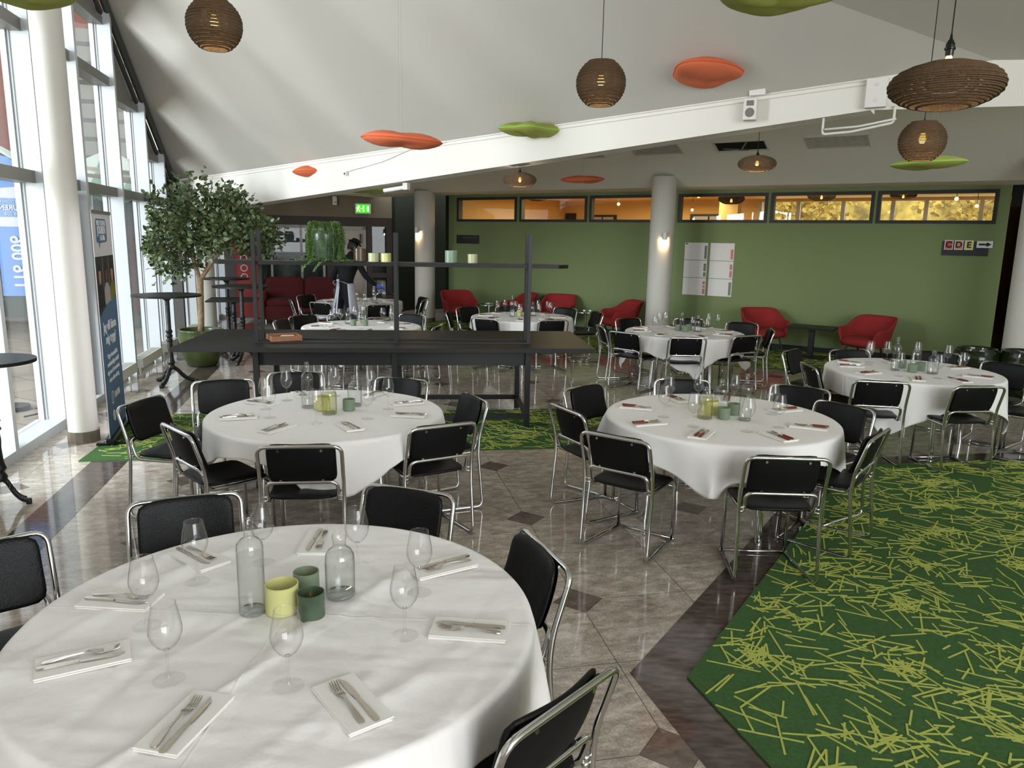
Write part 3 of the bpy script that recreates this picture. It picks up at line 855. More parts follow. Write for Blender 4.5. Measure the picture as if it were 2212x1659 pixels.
# ================================================================ BUILDERS
def pad(bm, w, h, t, fn=None, n=44, p=5., mi=0, rho=(0, .45, .72, .86, .94, .985, 1.)):
    """rounded cushion slab in the xy plane, thickness t; fn maps each point"""
    def pt(r, k, s):
        a = 2*PI*k/n; c, s_ = math.cos(a), math.sin(a)
        R_ = 1/((abs(c)**p+abs(s_)**p)**(1/p))
        z = s*t/2*max(0, 1-r**7)**.5
        v = Vector((w/2*R_*c*r, h/2*R_*s_*r, z))
        return bm.verts.new(fn(v) if fn else v)
    edge = [pt(1, k, 0) for k in range(n)]
    for s in (1, -1):
        prev = [pt(0, 0, s)]
        for r in rho[1:]:
            cur = edge if r == 1 else [pt(r, k, s) for k in range(n)]
            for k in range(n):
                k2 = (k+1) % n
                f = (prev[0], cur[k], cur[k2]) if len(prev) == 1 else (prev[k], cur[k], cur[k2], prev[k2])
                bm.faces.new(f if s > 0 else f[::-1]).material_index = mi
            prev = cur

# chair ------------------------------------------------------------
def make_chair(loc, rz, label):
    t = thing('dining_chair', label, 'chair', loc, rz, 'chrome dining chairs around the round tables')
    rr = .0115
    bm = B()
    path = [(.2, .225, .014), (.212, .02, .014), (.236, -.245, .014), (.236, -.205, .43), (.236, -.215, .56), (.236, -.285, .79), (-.236, -.285, .79), (-.236, -.215, .56), (-.236, -.205, .43), (-.236, -.245, .014), (-.212, .02, .014), (-.2, .225, .014)]
    tube(bm, smooth_path(path, .055), rr, n=10)
    obj('outer_frame', bm, 'chrome', t, smooth=True)
    bm = B()
    path = [(.2, .21, .03), (.2, .225, .43), (.2, -.17, .425), (.202, -.215, .545), (.2, -.215, .56), (-.2, -.215, .56), (-.202, -.215, .545), (-.2, -.17, .425), (-.2, .225, .43), (-.2, .21, .03)]
    path = [(.2, .235, .02), (.2, .225, .435), (.2, -.182, .425), (.205, -.222, .56), (-.205, -.222, .56), (-.2, -.182, .425), (-.2, .225, .435), (-.2, .235, .02)]
    tube(bm, smooth_path(path, .05), rr, n=10)
    tube(bm, [(-.2, .225, .385), (.2, .225, .385)], .009, n=8)
    tube(bm, [(-.215, .235, .016), (.215, .235, .016)], .009, n=8)
    for sx in (-1, 1): cyl(bm, (sx*.2, -.2, .445), (sx*.237, -.206, .44), .007, n=8); cyl(bm, (sx*.2, -.205, .47), (sx*.237, -.207, .465), .006, n=8)
    obj('inner_frame', bm, 'chrome', t, smooth=True)
    bm = B()
    def sf(v):
        x, y, z = v
        dip = -.012*(1-(x/.21)**2)*(1-(y/.22)**2)
        front = -.05*max(0, (y-.12)/.1)**2
        return Vector((x*(1-.03*(y < 0)), y+.015, z+.458+dip+front))
    pad(bm, .43, .44, .038, sf, p=6)
    obj('seat', bm, 'vinyl', t, smooth=True)
    def bf(dy):
        def f(v):
            x, y, z = v            # y -> height, z -> thickness (front +)
            hh = .672+y
            yy = -.215-(hh-.56)*.30 + .018 + z + .035*(x/.2)**2 - .012*math.cos(PI*y/.28)
            return Vector((x, yy+dy, hh))
        return f
    bm = B(); pad(bm, .395, .262, .034, bf(0), p=7)
    b = obj('backrest', bm, 'vinyl', t, smooth=True)
    bm = B(); pad(bm, .385, .25, .008, bf(-.019), p=7)
    obj('back_panel', bm, 'backpanel', b, smooth=True)
    bm = B()
    for sx in (-1, 1):
        cyl(bm, (sx*.12, -.213, .575), (sx*.12, -.231, .573), .008, n=8)
        cyl(bm, (sx*.12, -.262, .765), (sx*.12, -.285, .765), .008, n=8)
    obj('bolts', bm, 'chrome', b)
    return t

# table + cloth ----------------------------------------------------
def make_table(loc, label):
    t = thing('round_table', label, 'table', loc, 0, 'round tables under white cloths')
    bm = B(); cyl(bm, (0, 0, .706), (0, 0, .734), .795, n=64); obj('tabletop', bm, 'tabletop', t)
    bm = B(); lathe(bm, [(.55, .66), (.57, .66), (.57, .705), (.55, .705), (.55, .66)], 40); obj('apron_ring', bm, 'chrome', t)
    for k in range(4):
        a = PI/4+k*PI/2
        bm = B(); cyl(bm, (.56*math.cos(a), .56*math.sin(a), 0), (.52*math.cos(a), .52*math.sin(a), .705), .025, n=16); obj('leg', bm, 'chrome', t, smooth='auto')
    return t
def make_cloth(loc, rz, s, label, mat, seed=0, rt=.80, p=5., N=180, fold=1.0, flare=.10):
    rg = random.Random(seed)
    ph = [rg.uniform(0, 2*PI) for _ in range(10)]
    bm = B()
    Z = .744
    def L(th): return s/((abs(math.cos(th))**p+abs(math.sin(th))**p)**(1/p))
    def foldf(th): return .5*math.sin(8*th+ph[0]+.8*math.sin(2*th+ph[5]))+.35*math.sin(13*th+ph[1])+.3*math.sin(5*th+ph[2])+.2*math.sin(21*th+ph[3])
    rings = [[bm.verts.new((0, 0, Z))]]
    # long ridges and valleys pulled into the cloth, roughly parallel
    rid = []
    for i in range(26 if N > 300 else 8):
        a = rg.gauss(D(62)-rz, .16 if i % 4 else 1.0); 
        rid.append((math.cos(a), math.sin(a), rg.uniform(-.75, .75), rg.uniform(-.5, .5), rg.uniform(.15, .45), rg.uniform(.010, .030), rg.uniform(.004, .011)*rg.choice((1, 1, -.6))*(1 if N > 300 else .45)))
    def ridge(x, y):
        h = 0
        for ca, sa, off, mid, ln, w, A in rid:
            t_ = -sa*x+ca*y-off
            if abs(t_) > 3*w: continue
            u_ = ca*x+sa*y-mid
            h += A*math.exp(-(t_/w)**2)*math.exp(-(u_/ln)**2)
        return h
    inner = [i/44 for i in range(1, 44)] if N > 300 else (.08, .2, .32, .42, .5, .57, .64, .7, .76, .82, .87, .91, .95, .985)
    for r in [rt*x for x in inner]:
        rings.append([bm.verts.new((r*math.cos(2*PI*k/N), r*math.sin(2*PI*k/N), Z+.0012*math.sin(9*r+ph[4])+ridge(r*math.cos(2*PI*k/N), r*math.sin(2*PI*k/N)))) for k in range(N)])
    K = 22
    for j in range(0, K+1):
        u = (j/K)**1.15
        ring = []
        for k in range(N):
            th = 2*PI*k/N
            d = L(th)-rt
            a = u*d
            fr = .022
            if a < fr*PI/2:
                q = a/fr; r = rt-.006+fr*math.sin(q); z = Z-fr*(1-math.cos(q))
            else:
                q = a-fr*PI/2
                r = rt-.006+fr; z = Z-fr-q
                corner = max(0, (L(th)-s*1.02)/(s*.4))
                am = min(q, .5)
                fm = min(q, .5)**.75*1.25
                r += fm*.10*foldf(th)*fold*(.6+.6*corner)+am*(flare*.7*corner+.02)
                z += am*am*.25*abs(foldf(th))*fold
            dth = 0
            if a > .05: dth = .045*fold*math.cos(8*th+ph[0])*min(1, a/.3)
            ring.append(bm.verts.new((r*math.cos(th+dth), r*math.sin(th+dth), max(z, .012))))
        rings.append(ring)
    for A, B_ in zip(rings, rings[1:]):
        for k in range(N):
            k2 = (k+1) % N
            if len(A) == 1: bm.faces.new((A[0], B_[k], B_[k2]))
            else: bm.faces.new((A[k], B_[k], B_[k2], A[k2]))
    o = obj('tablecloth', bm, mat, None, smooth=True, loc=loc, rot=rz)
    md = o.modifiers.new('hem_thickness', 'SOLIDIFY'); md.thickness = .0012; md.offset = 1
    return tag(o, label, 'tablecloth', 'white tablecloths on the round tables')

# tableware --------------------------------------------------------
TZ = .7475
def make_napkin():
    bm = B()
    for k, (z, dx) in enumerate(((.0, 0), (.0042, -.002), (.0084, .0015))):
        pts = []
        for a in range(9):     # rounded fold on the long side
            t = -PI/2+PI*a/8
            pts.append((-.0585-.0021*math.cos(t)+dx, z+.0021+.0019*math.sin(t)))
        pts += [(.0585+dx*2, z+.004), (.0585+dx*2, z+.0002)]
        lo = [bm.verts.new((-.12, y, zz)) for y, zz in pts]; hi = [bm.verts.new((.12+dx, y, zz)) for y, zz in pts]
        n = len(pts)
        for i in range(n): bm.faces.new((lo[i], lo[(i+1) % n], hi[(i+1) % n], hi[i]))
        bm.faces.new(lo[::-1]); bm.faces.new(hi)
    return obj('napkin', bm, 'napkin')
def strip(bm, prof, t=.0022, mi=0):
    """prof: list of (x, half width, z, y centre)"""
    rows = []
    for x, w, z, yc in prof:
        rows.append([bm.verts.new((x, yc-w, z)), bm.verts.new((x, yc+w, z)), bm.verts.new((x, yc+w*.85, z+t)), bm.verts.new((x, yc-w*.85, z+t))])
    for a, b_ in zip(rows, rows[1:]):
        for i in range(4): bm.faces.new((a[i], a[(i+1) % 4], b_[(i+1) % 4], b_[i])).material_index = mi
    bm.faces.new(rows[0][::-1]).material_index = mi; bm.faces.new(rows[-1]).material_index = mi
def fork_head(bm):
    strip(bm, [(-.004, .0035, .010, 0), (-.02, .0042, .011, 0), (-.032, .011, .008, 0), (-.045, .0125, .004, 0), (-.056, .0125, .003, 0)])
    for k in range(4):
        yc = -.0103+k*.00687
        strip(bm, [(-.055, .0021, .003, yc), (-.075, .0019, .0035, yc), (-.092, .0014, .0075, yc), (-.099, .0006, .0105, yc*.95)])
def make_fork(wood):
    if not wood:
        bm = B()
        strip(bm, [(.1, .006, .001, 0), (.097, .0088, .0012, 0), (.085, .0098, .002, 0), (.06, .0072, .005, 0), (.03, .0045, .0085, 0), (-.004, .0035, .010, 0)])
        fork_head(bm)
        return obj('fork', bm, 'steel', smooth='auto')
    bm = B(); fork_head(bm); strip(bm, [(.02, .004, .006, 0), (-.004, .0035, .010, 0)])
    o = obj('fork', bm, 'steel', smooth='auto')
    bm = B(); strip(bm, [(.1, .006, .0005, 0), (.094, .0085, .0005, 0), (.06, .0085, .001, 0), (.012, .0065, .003, 0)], t=.009)
    obj('handle', bm, 'wood_handle', o, smooth='auto'); return o
def make_knife(wood):
    bm = B()
    strip(bm, [(.008, .005, .002, 0), (-.01, .0085, .002, .001), (-.06, .0098, .002, .001), (-.09, .0078, .002, 0), (-.11, .0012, .002, -.006)], t=.0015)
    if not wood:
        strip(bm, [(.112, .006, .0005, 0), (.108, .0085, .0005, 0), (.09, .0088, .0006, 0), (.03, .006, .001, 0), (.006, .0055, .0012, 0)], t=.0055)
        return obj('knife', bm, 'steel', smooth='auto')
    o = obj('knife', bm, 'steel', smooth='auto')
    bm = B(); strip(bm, [(.112, .006, .0005, 0), (.106, .0098, .0005, 0), (.06, .0088, .0005, 0), (.01, .0075, .0005, 0), (.004, .006, .0008, 0)], t=.01)
    obj('handle', bm, 'wood_handle', o, smooth='auto'); return o
def make_glass():
    t = thing('wine_glass', 'x', 'glass')
    bm = B()
    lathe(bm, [(.0045, .092), (.014, .0955), (.027, .107), (.038, .124), (.0445, .145), (.0445, .158), (.041, .182), (.0355, .208), (.0318, .228)], 36)
    lathe(bm, [(.0318, .228), (.0325, .2288), (.0312, .2288), (.031, .227)], 36)
    obj('bowl', bm, 'glass', t, smooth=True)
    bm = B()
    lathe(bm, [(0, .0935), (.0075, .094), (.0045, .086), (.0035, .06), (.0035, .03), (.0045, .014), (.009, .007)], 16)
    obj('stem', bm, 'stem', t, smooth=True)
    bm = B()
    lathe(bm, [(0, .0085), (.009, .007), (.022, .0035), (.041, .0018), (.0425, .0008), (.041, 0), (0, 0)], 36)
    obj('foot', bm, 'footglass', t, smooth=True)
    return t
def bottle(kind, loc, label, scale=1.):
    liquid = 'water'
    if kind == 'tall':
        pr = [(0, .006), (.036, .004), (.0405, 0), (.0425, .006), (.0425, .225), (.040, .24), (.031, .253), (.0175, .262), (.0155, .268), (.0155, .318), (.0175, .32), (.0175, .325), (.0155, .327), (.0172, .331), (.0155, .335)]
        wt = [(0, .012), (.036, .012), (.0408, .018), (.0408, .205), (0, .205)]
    else:
        pr = [(0, .006), (.044, .004), (.0485, 0), (.0505, .007), (.0505, .135), (.048, .152), (.038, .168), (.0255, .178), (.0225, .184), (.022, .205), (.0245, .208), (.0245, .214), (.0225, .216), (.0245, .219), (.0235, .225)]
        wt = [(0, .012), (.044, .012), (.0485, .018), (.0485, .130), (.0465, .15), (0, .15)]
        if kind == 'lemon': liquid = 'lemonwater'
    t = thing('water_bottle' if kind == 'tall' else 'carafe', label, 'bottle', loc)
    t.scale = (scale,)*3
    bm = B(); lathe(bm, pr, 36); obj('bottle_wall', bm, 'bottleglass', t, smooth=True)
    bm = B(); lathe(bm, [(0, .0), (pr[2][0]*.97, .0005), (pr[3][0]*.985, .007), (pr[3][0]*.93, .0135), (0, .009)], 36); obj('thick_base', bm, 'stem', t, smooth=True)
    bm = B(); lathe(bm, wt, 36); obj('liquid', bm, liquid, t, smooth='auto')
    return t
def candle(loc, mat, r, h, label, lit=True):
    t = thing('candle_holder', label, 'candle holder', loc)
    bm = B(); lathe(bm, [(0, 0), (r*.9, 0), (r, .006), (r, h), (r-.003, h+.001), (r-.004, h), (r-.004, .012), (0, .012)], 40); obj('glass_cup', bm, mat, t, smooth='auto')
    if lit:
        bm = B(); cyl(bm, (0, 0, .0125), (0, 0, .034), min(.02, r*.5), n=20); obj('tealight', bm, 'wax', t)
        bm = B(); lathe(bm, [(0, .035), (.003, .039), (.0025, .045), (0, .053)], 10); obj('flame', bm, 'flame', t, smooth=True)
    return t

# ================================================================ TABLES AND CHAIRS
def D(a): return math.radians(a)
# name: centre, cloth (rz, s, seed, fold), description, wood handles?
TAB = {
 'T1': ((-.73, 2.27), (D(-40), .97, 3, 1.1), 'the table closest to the camera', False),
 'T2': ((-1.30, 5.15), (D(-27), .95, 5, 1.6), 'the round table in front of the black console', False),
 'T3': ((1.50, 5.25), (D(-63), .95, 8, 1.6), 'the round table beside the carpet corner', True),
 'T4': ((4.02, 7.45), (D(8), 1.02, 11, 1.3), 'the round table by the dark glazed pots', True),
 'T5': ((2.38, 10.38), (D(40), 1.04, 14, 1.5), 'the round table below the timetable sheets', True),
 'T6': ((.14, 12.05), (D(12), 1.0, 17, 1.2), 'the round table behind the console end', True),
 'T7': ((-2.09, 10.34), (D(30), .98, 20, 1.1), 'the round table behind the middle of the console', True),
 'T8': ((-2.95, 14.4), (D(10), .98, 23, 1.1), 'the round table beside the dark red sofa', True),
}
SHORT = {'T1': 'the table close to the camera', 'T2': 'the table before the console', 'T3': 'the table by the carpet corner', 'T4': 'the table by the dark pots',
         'T5': 'the table below the timetables', 'T6': 'the table behind the console end', 'T7': 'the table behind the console middle', 'T8': 'the table beside the red sofa'}
CH = {
 'T1': [(-1.47, 3.23, -66), (-.48, 3.40, -109), (-2.02, 2.66, -45), (.14, 2.74, -158), (.16, 1.76, 138)],
 'T2': [(-2.36, 6.01, -68), (-2.64, 5.20, -12), (-2.05, 4.43, 45), (-1.20, 4.10, 97), (-.43, 4.64, 120), (-.27, 5.54, -154), (-1.88, 6.42, -78), (-.93, 6.22, -105)],
 'T3': [(.58, 6.03, -46), (.38, 5.18, 28), (.63, 4.44, 55), (1.56, 4.05, 88), (2.35, 4.63, 140), (2.50, 5.50, -143), (2.42, 6.18, -120), (1.48, 6.42, -92)],
 'T4': [(3.26, 6.50, 80), (4.03, 6.34, 96), (5.12, 6.72, 140), (5.14, 7.70, -138), (4.83, 8.45, -128), (3.85, 8.50, -86), (2.94, 7.36, -2), (3.13, 8.38, -42)],
 'T5': [(1.45, 9.78, 48), (2.19, 9.33, 90), (3.05, 9.66, 116), (3.62, 10.42, 168), (3.45, 11.27, -115), (2.75, 11.72, -95), (1.77, 11.58, -62), (1.22, 10.48, 8)],
 'T6': [(-.43, 11.15, 60), (.60, 11.12, 106), (-.80, 13.0, -52), (-1.08, 12.15, 2), (-.08, 13.32, -86), (.92, 13.2, -125), (1.42, 12.5, -165)],
 'T7': [(-3.12, 11.1, -45), (-3.28, 10.5, -6), (-1.55, 11.55, -112), (-1.02, 10.12, 168), (-2.6, 11.45, -75), (-2.35, 9.22, 80), (-1.45, 9.35, 115)],
 'T8': [(-4.15, 15.0, -32), (-4.13, 13.9, 22), (-3.45, 13.38, 66), (-2.35, 13.2, 114), (-2.65, 15.7, -102), (-1.78, 15.0, -152), (-1.7, 14.3, 176)],
}
def side(a):
    """direction (degrees, room axes) -> words naming the place around a table"""
    a = (a+360) % 360
    k = int(((a+22.5) % 360)//45)
    return ('inner side', 'far inner side', 'far side', 'far window side', 'window side', 'near window side', 'near side', 'near inner side')[k]
first = {}
def chair(x, y, face, label):
    f = D(face); fx, fy = math.cos(f), math.sin(f)
    ox, oy = x+.285*fx, y+.285*fy
    rz = f-PI/2
    if 'c' not in first: first['c'] = make_chair((ox, oy, .0), rz, label); return first['c']
    return dup(first['c'], (ox, oy, .0), rz, label)
def rug_h(x, y):
    for pg in (RUG_R, RUG_B, RUG_W):
        if inside((x, y), pg): return .013
    return 0.
for k, (c, cl, desc, wood) in TAB.items():
    if 't' not in first: first['t'] = make_table((*c, 0), 'chrome-legged white round table, '+desc); 
    else: dup(first['t'], (*c, 0), .3*len(k)+cl[0], 'chrome-legged white round table, '+desc)
    make_cloth((*c, 0), cl[0], cl[1], 'white tablecloth draped over '+desc, 'cloth1' if k == 'T1' else 'cloth', seed=cl[2], fold=cl[3], p=5. if k in ('T1', 'T2', 'T3') else 9., N=360 if k == 'T1' else (260 if k in ('T2', 'T3') else 150))
    seen = {}
    for (x, y, fc) in CH[k]:
        a = math.degrees(math.atan2(y-c[1], x-c[0]))
        w = side(a); lb = 'black chrome-framed chair, %s of %s' % (w, SHORT[k])
        if lb in seen:
            seen[lb] += 1; lb = 'second '+lb
        seen[lb] = 1
        chair(x, y, fc, lb)

NAP = {
 'T1': [(-1.30, 2.33, 176), (-1.22, 1.97, -151), (-.81, 1.70, -102), (-.41, 1.79, -53), (-.12, 2.18, -5), (-.25, 2.64, 32), (-.77, 2.85, 93), (-1.18, 2.68, 140)],
 'T2': [(-1.84, 4.93, -165), (-1.50, 4.65, -118), (-1.05, 4.73, -58), (-.71, 5.08, -6), (-.78, 5.46, 25), (-1.09, 5.75, 68), (-1.63, 5.69, 118), (-1.84, 5.38, 155)],
 'T3': [(.93, 5.46, 163), (.93, 4.97, -160), (1.23, 4.70, -118), (1.72, 4.68, -68), (2.02, 4.95, -25), (2.04, 5.47, 22), (1.70, 5.80, 70), (1.30, 5.78, 110)],
 'T4': [(3.58, 7.85, 141), (3.47, 7.60, 172), (3.47, 7.20, -155), (3.80, 6.92, -112), (4.15, 6.88, -78), (4.47, 7.10, -38), (4.56, 7.62, 15), (4.06, 7.98, 84)],
 'T5': [(1.84, 10.68, 149), (1.78, 10.31, -175), (2.0, 9.95, -131), (2.47, 9.84, -82), (2.83, 10.06, -35), (2.95, 10.45, 8), (2.80, 10.85, 51), (2.34, 10.95, 96)],
}
GLS = {
 'T1': [(-1.11, 2.49), (-1.14, 2.18), (-.94, 1.89), (-.60, 1.87), (-.32, 2.15), (-.31, 2.44), (-.93, 2.66), (-.57, 2.65)],
 'T2': [(-1.64, 4.95), (-1.29, 4.82), (-.98, 4.97), (-.89, 5.28), (-1.07, 5.58), (-1.69, 5.51), (-1.75, 5.20), (-1.37, 5.70)],
 'T3': [(1.08, 5.19), (1.23, 4.93), (1.56, 4.82), (1.81, 4.94), (1.90, 5.34), (1.19, 5.56), (1.44, 5.68), (1.72, 5.68)],
 'T4': [(3.80, 7.90), (3.98, 7.90), (3.72, 7.75), (3.70, 7.08), (4.03, 7.0), (4.35, 7.17), (4.50, 7.68), (4.30, 7.90)],
 'T5': [(1.95, 10.26), (2.09, 10.70), (2.21, 10.85), (2.44, 10.16), (2.60, 10.01), (2.80, 10.72), (2.90, 10.6)],
 'T6': [(-.26, 12.3), (-.14, 12.5), (.04, 12.25), (.41, 12.45), (.40, 11.75), (.56, 12.3), (.6, 12.1), (.1, 11.7)],
 'T7': [(-2.48, 10.26), (-2.50, 10.55), (-2.40, 10.40), (-2.29, 10.82), (-2.04, 10.02), (-1.86, 10.68), (-1.72, 10.60)],
 'T8': [(-3.4, 14.35), (-2.75, 14.8), (-2.5, 14.5), (-2.45, 14.2), (-3.1, 13.95)],
}
BOT = {
 'T1': [('tall', -.84, 2.28), ('carafe', -.58, 2.41), ('Y', -.745, 2.29), ('D', -.64, 2.255), ('G', -.70, 2.42)],
 'T2': [('tall', -1.47, 5.28), ('lemon', -1.27, 5.10), ('carafe', -1.15, 5.37), ('Y', -1.35, 5.22), ('G', -1.16, 5.22)],
 'T3': [('lemon', 1.37, 5.18), ('carafe', 1.57, 5.50), ('tall', 1.64, 5.14), ('G', 1.50, 5.17), ('G2', 1.61, 5.31), ('Y', 1.45, 5.32)],
 'T4': [('tall', 3.84, 7.43), ('carafe', 4.16, 7.66), ('carafe2', 4.12, 7.26), ('G', 3.98, 7.58), ('G2', 3.96, 7.33), ('A', 4.10, 7.44)],
 'T5': [('carafe', 2.42, 10.75), ('carafe2', 2.57, 10.41), ('G', 2.32, 10.50), ('G2', 2.39, 10.36), ('A', 2.48, 10.55)],
 'T6': [('tall', -.02, 12.02), ('carafe', .32, 12.2), ('Y', .10, 12.1), ('G', .2, 11.95)],
 'T7': [('carafe', -2.33, 10.58), ('tall', -2.14, 10.72), ('G', -2.22, 10.37), ('G2', -2.06, 10.39)],
 'T8': [('carafe', -2.85, 14.4), ('lemon', -3.0, 14.45), ('carafe2', -2.7, 14.55)],
}
nap0, fork_s, fork_w, knife_s, knife_w, glass0 = make_napkin(), make_fork(0), make_fork(1), make_knife(0), make_knife(1), make_glass()
used = set()
def place(src, loc, rz, label, cat, group):
    if src.name in used:
        o = dup(src, loc, rz, label, group)
    else:
        used.add(src.name); o = src; o.location = loc; o.rotation_euler = (0, 0, rz)
        o['label'] = label; o['group'] = group
    o['category'] = cat
    return o
rg = random.Random(4)
for k, (c, cl, desc, wood) in TAB.items():
    if k in NAP: naps = NAP[k]
    else:
        a0 = rg.uniform(0, 45)
        naps = [(c[0]+.58*math.cos(D(a0+45*i)), c[1]+.58*math.sin(D(a0+45*i)), a0+45*i) for i in range(8)]
    cnt = {}
    for i, (x, y, a) in enumerate(naps):
        w = side(math.degrees(math.atan2(y-c[1], x-c[0])))
        if w in cnt: w = 'second '+w
        cnt[w] = 1
        r = D(a)
        place(nap0, (x, y, TZ), r, 'folded white napkin, %s of %s' % (w, SHORT[k]), 'napkin', 'napkins on the round tables')
        ux, uy = math.cos(r), math.sin(r); tx, ty = -uy, ux
        sgn = -1 if k != 'T1' or i not in (0,) else 1
        jf, jk = rg.uniform(-.06, .06), rg.uniform(-.08, .08)
        sh = rg.uniform(-.005, .02)
        fx, fy = x+ux*sh-tx*.014*1, y+uy*sh-ty*.014
        kx, ky = x+ux*sh+tx*.018, y+uy*sh+ty*.018
        if wood and i % 3 == 0: fx, fy, kx, ky = kx, ky, fx, fy
        nz = TZ+.0128
        tone = 'wood-handled' if wood else 'polished steel'
        place(fork_w if wood else fork_s, (fx, fy, nz), r+jf, '%s fork, %s of %s' % (tone, w, SHORT[k]), 'fork', 'forks on the napkins')
        place(knife_w if wood else knife_s, (kx, ky, nz), r+jk, '%s knife, %s of %s' % (tone, w, SHORT[k]), 'knife', 'knives on the napkins')
    cnt = {}
    for (x, y) in GLS[k]:
        w = side(math.degrees(math.atan2(y-c[1], x-c[0])))
        if w in cnt: cnt[w] += 1; w = ('second ', 'third ')[cnt[w]-2]+w
        else: cnt[w] = 1
        place(glass0, (x, y, TZ), rg.uniform(0, 3), 'empty wine glass, %s of %s' % (w, SHORT[k]), 'wine glass', 'wine glasses on the round tables')
    for kind, x, y in BOT[k]:
        L_ = (x, y, TZ)
        if kind == 'tall': bottle('tall', L_, 'tall slim clear water bottle on '+SHORT[k])
        elif kind == 'carafe': bottle('carafe', L_, 'round-shouldered clear water carafe on '+SHORT[k])
        elif kind == 'carafe2': bottle('carafe', L_, 'second water carafe, nearer the candles, on '+SHORT[k])
        elif kind == 'lemon': bottle('lemon', L_, 'carafe of pale yellow squash on '+SHORT[k])
        elif kind == 'Y': candle(L_, 'yellowglass', .054 if k != 'T6' else .045, .098, 'frosted pale yellow candle glass on '+SHORT[k], lit=(k != 'T1'))
        elif kind == 'D': candle(L_, 'darkgreenglass', .044, .088, 'mottled dark green candle glass with flame on '+SHORT[k])
        elif kind == 'G': candle(L_, 'greenglass', .044, .082, 'frosted sage green candle glass on '+SHORT[k])
        elif kind == 'G2': candle(L_, 'greenglass', .044, .082, 'second sage green candle glass, closest to its twin, on '+SHORT[k])
        elif kind == 'A': candle(L_, 'greenglass', .044, .082, 'sage candle glass with amber glow on '+SHORT[k])

# ================================================================ BLACK CONSOLE WITH SHELF
UA = D(6)
UO = Vector((.16, 7.75))
def UP(x, y, z=0.):
    c, s = math.cos(UA), math.sin(UA); return Vector((UO.x+x*c-y*s, UO.y+x*s+y*c, z))
u = thing('console_table', 'long matt black console table with posts carrying a high open shelf', 'console', UP(0, 0), UA)
bm = B(); box(bm, (-1.41, .37, .878), (4.1, 1.46, .046), bevel=.002); obj('tabletop', bm, 'black', u)
bm = B(); box(bm, (-1.38, .0, .907), (2.75, .05, .012)); box(bm, (-1.38, .26, .907), (2.75, .05, .012)); obj('post_rail', bm, 'blackmetal', u)
bm = B(); box(bm, (-1.38, .03, .762), (2.72, .03, .187)); box(bm, (-1.38, .97, .762), (2.72, .03, .187)); box(bm, (0, .5, .82), (.04, .97, .09)); box(bm, (-2.76, .5, .82), (.04, .97, .09)); obj('apron', bm, 'blackmetal', u)
for x in (0, -1.38, -2.76):
    for y in (0, .97):
        bm = B(); box(bm, (x, y, .428), (.055, .055, .856)); obj('leg', bm, 'blackmetal', u)
for y in (0.0, .97):
    bm = B(); box(bm, (-1.38, y, .13), (2.72, .04, .05)); obj('lower_rail', bm, 'blackmetal', u)
for x in (0, -2.76):
    bm = B(); box(bm, (x, .5, .13), (.04, .93, .05)); obj('end_rail', bm, 'blackmetal', u)
for x in (0, -1.36, -2.74):
    for y in (0, .26):
        bm = B(); box(bm, (x, y, 1.455), (.036, .04, 1.11)); obj('post', bm, 'blackmetal', u)
bm = B(); prism(bm, [(-3.08, -.0), (.30, -.0), (.42, .13), (.30, .27), (-3.08, .27), (-3.16, .13)], 1.677, 1.715); obj('shelf', bm, 'black', u)
SZ = 1.7155
for k in range(2):
    o = candle(UP(-.80+.0, .12, SZ), 'mintglass', .062, .125, 'tall pale mint candle glass on the high black shelf', lit=False) if k == 0 else candle(UP(-.58, .1, SZ), 'creamglass', .05, .092, 'short cream candle glass beside the mint one on the shelf', lit=False)
candle(UP(-1.72, .12, SZ), 'smokeglass', .066, .13, 'smoky bronze candle glass with tealight on the high shelf')
candle(UP(-1.58, .06, SZ), 'creamglass', .052, .088, 'pale cream candle glass next to the smoky one', lit=False)
candle(UP(-1.455, .06, SZ), 'yellowglass', .052, .088, 'pale yellow-green candle glass nearest the middle shelf post', lit=False)
# trailing plant
t = thing('trailing_plant', 'trailing green plant spilling from a ribbed glass pot on the shelf', 'plant', UP(-2.06, .12, SZ))
bm = B(); lathe(bm, [(0, 0), (.08, 0), (.11, .06), (.135, .16), (.145, .26), (.14, .30), (.13, .30), (.135, .25), (.1, .06), (0, .03)], 28)
obj('glass_pot', bm, 'darkgreenglass', t, smooth=True)
rg = random.Random(9)
bm = B()
def leaflet(bm, p, d, nrm, l, w, mi=0, fold=.25):
    d = d.normalized(); s = d.cross(nrm).normalized()
    a = bm.verts.new(p); b_ = bm.verts.new(p+d*l*.45+s*w/2+nrm*l*fold*.3); c = bm.verts.new(p+d*l); e = bm.verts.new(p+d*l*.45-s*w/2+nrm*l*fold*.3)
    f1 = bm.faces.new((a, b_, c)); f2 = bm.faces.new((a, c, e)); f1.material_index = mi; f2.material_index = mi
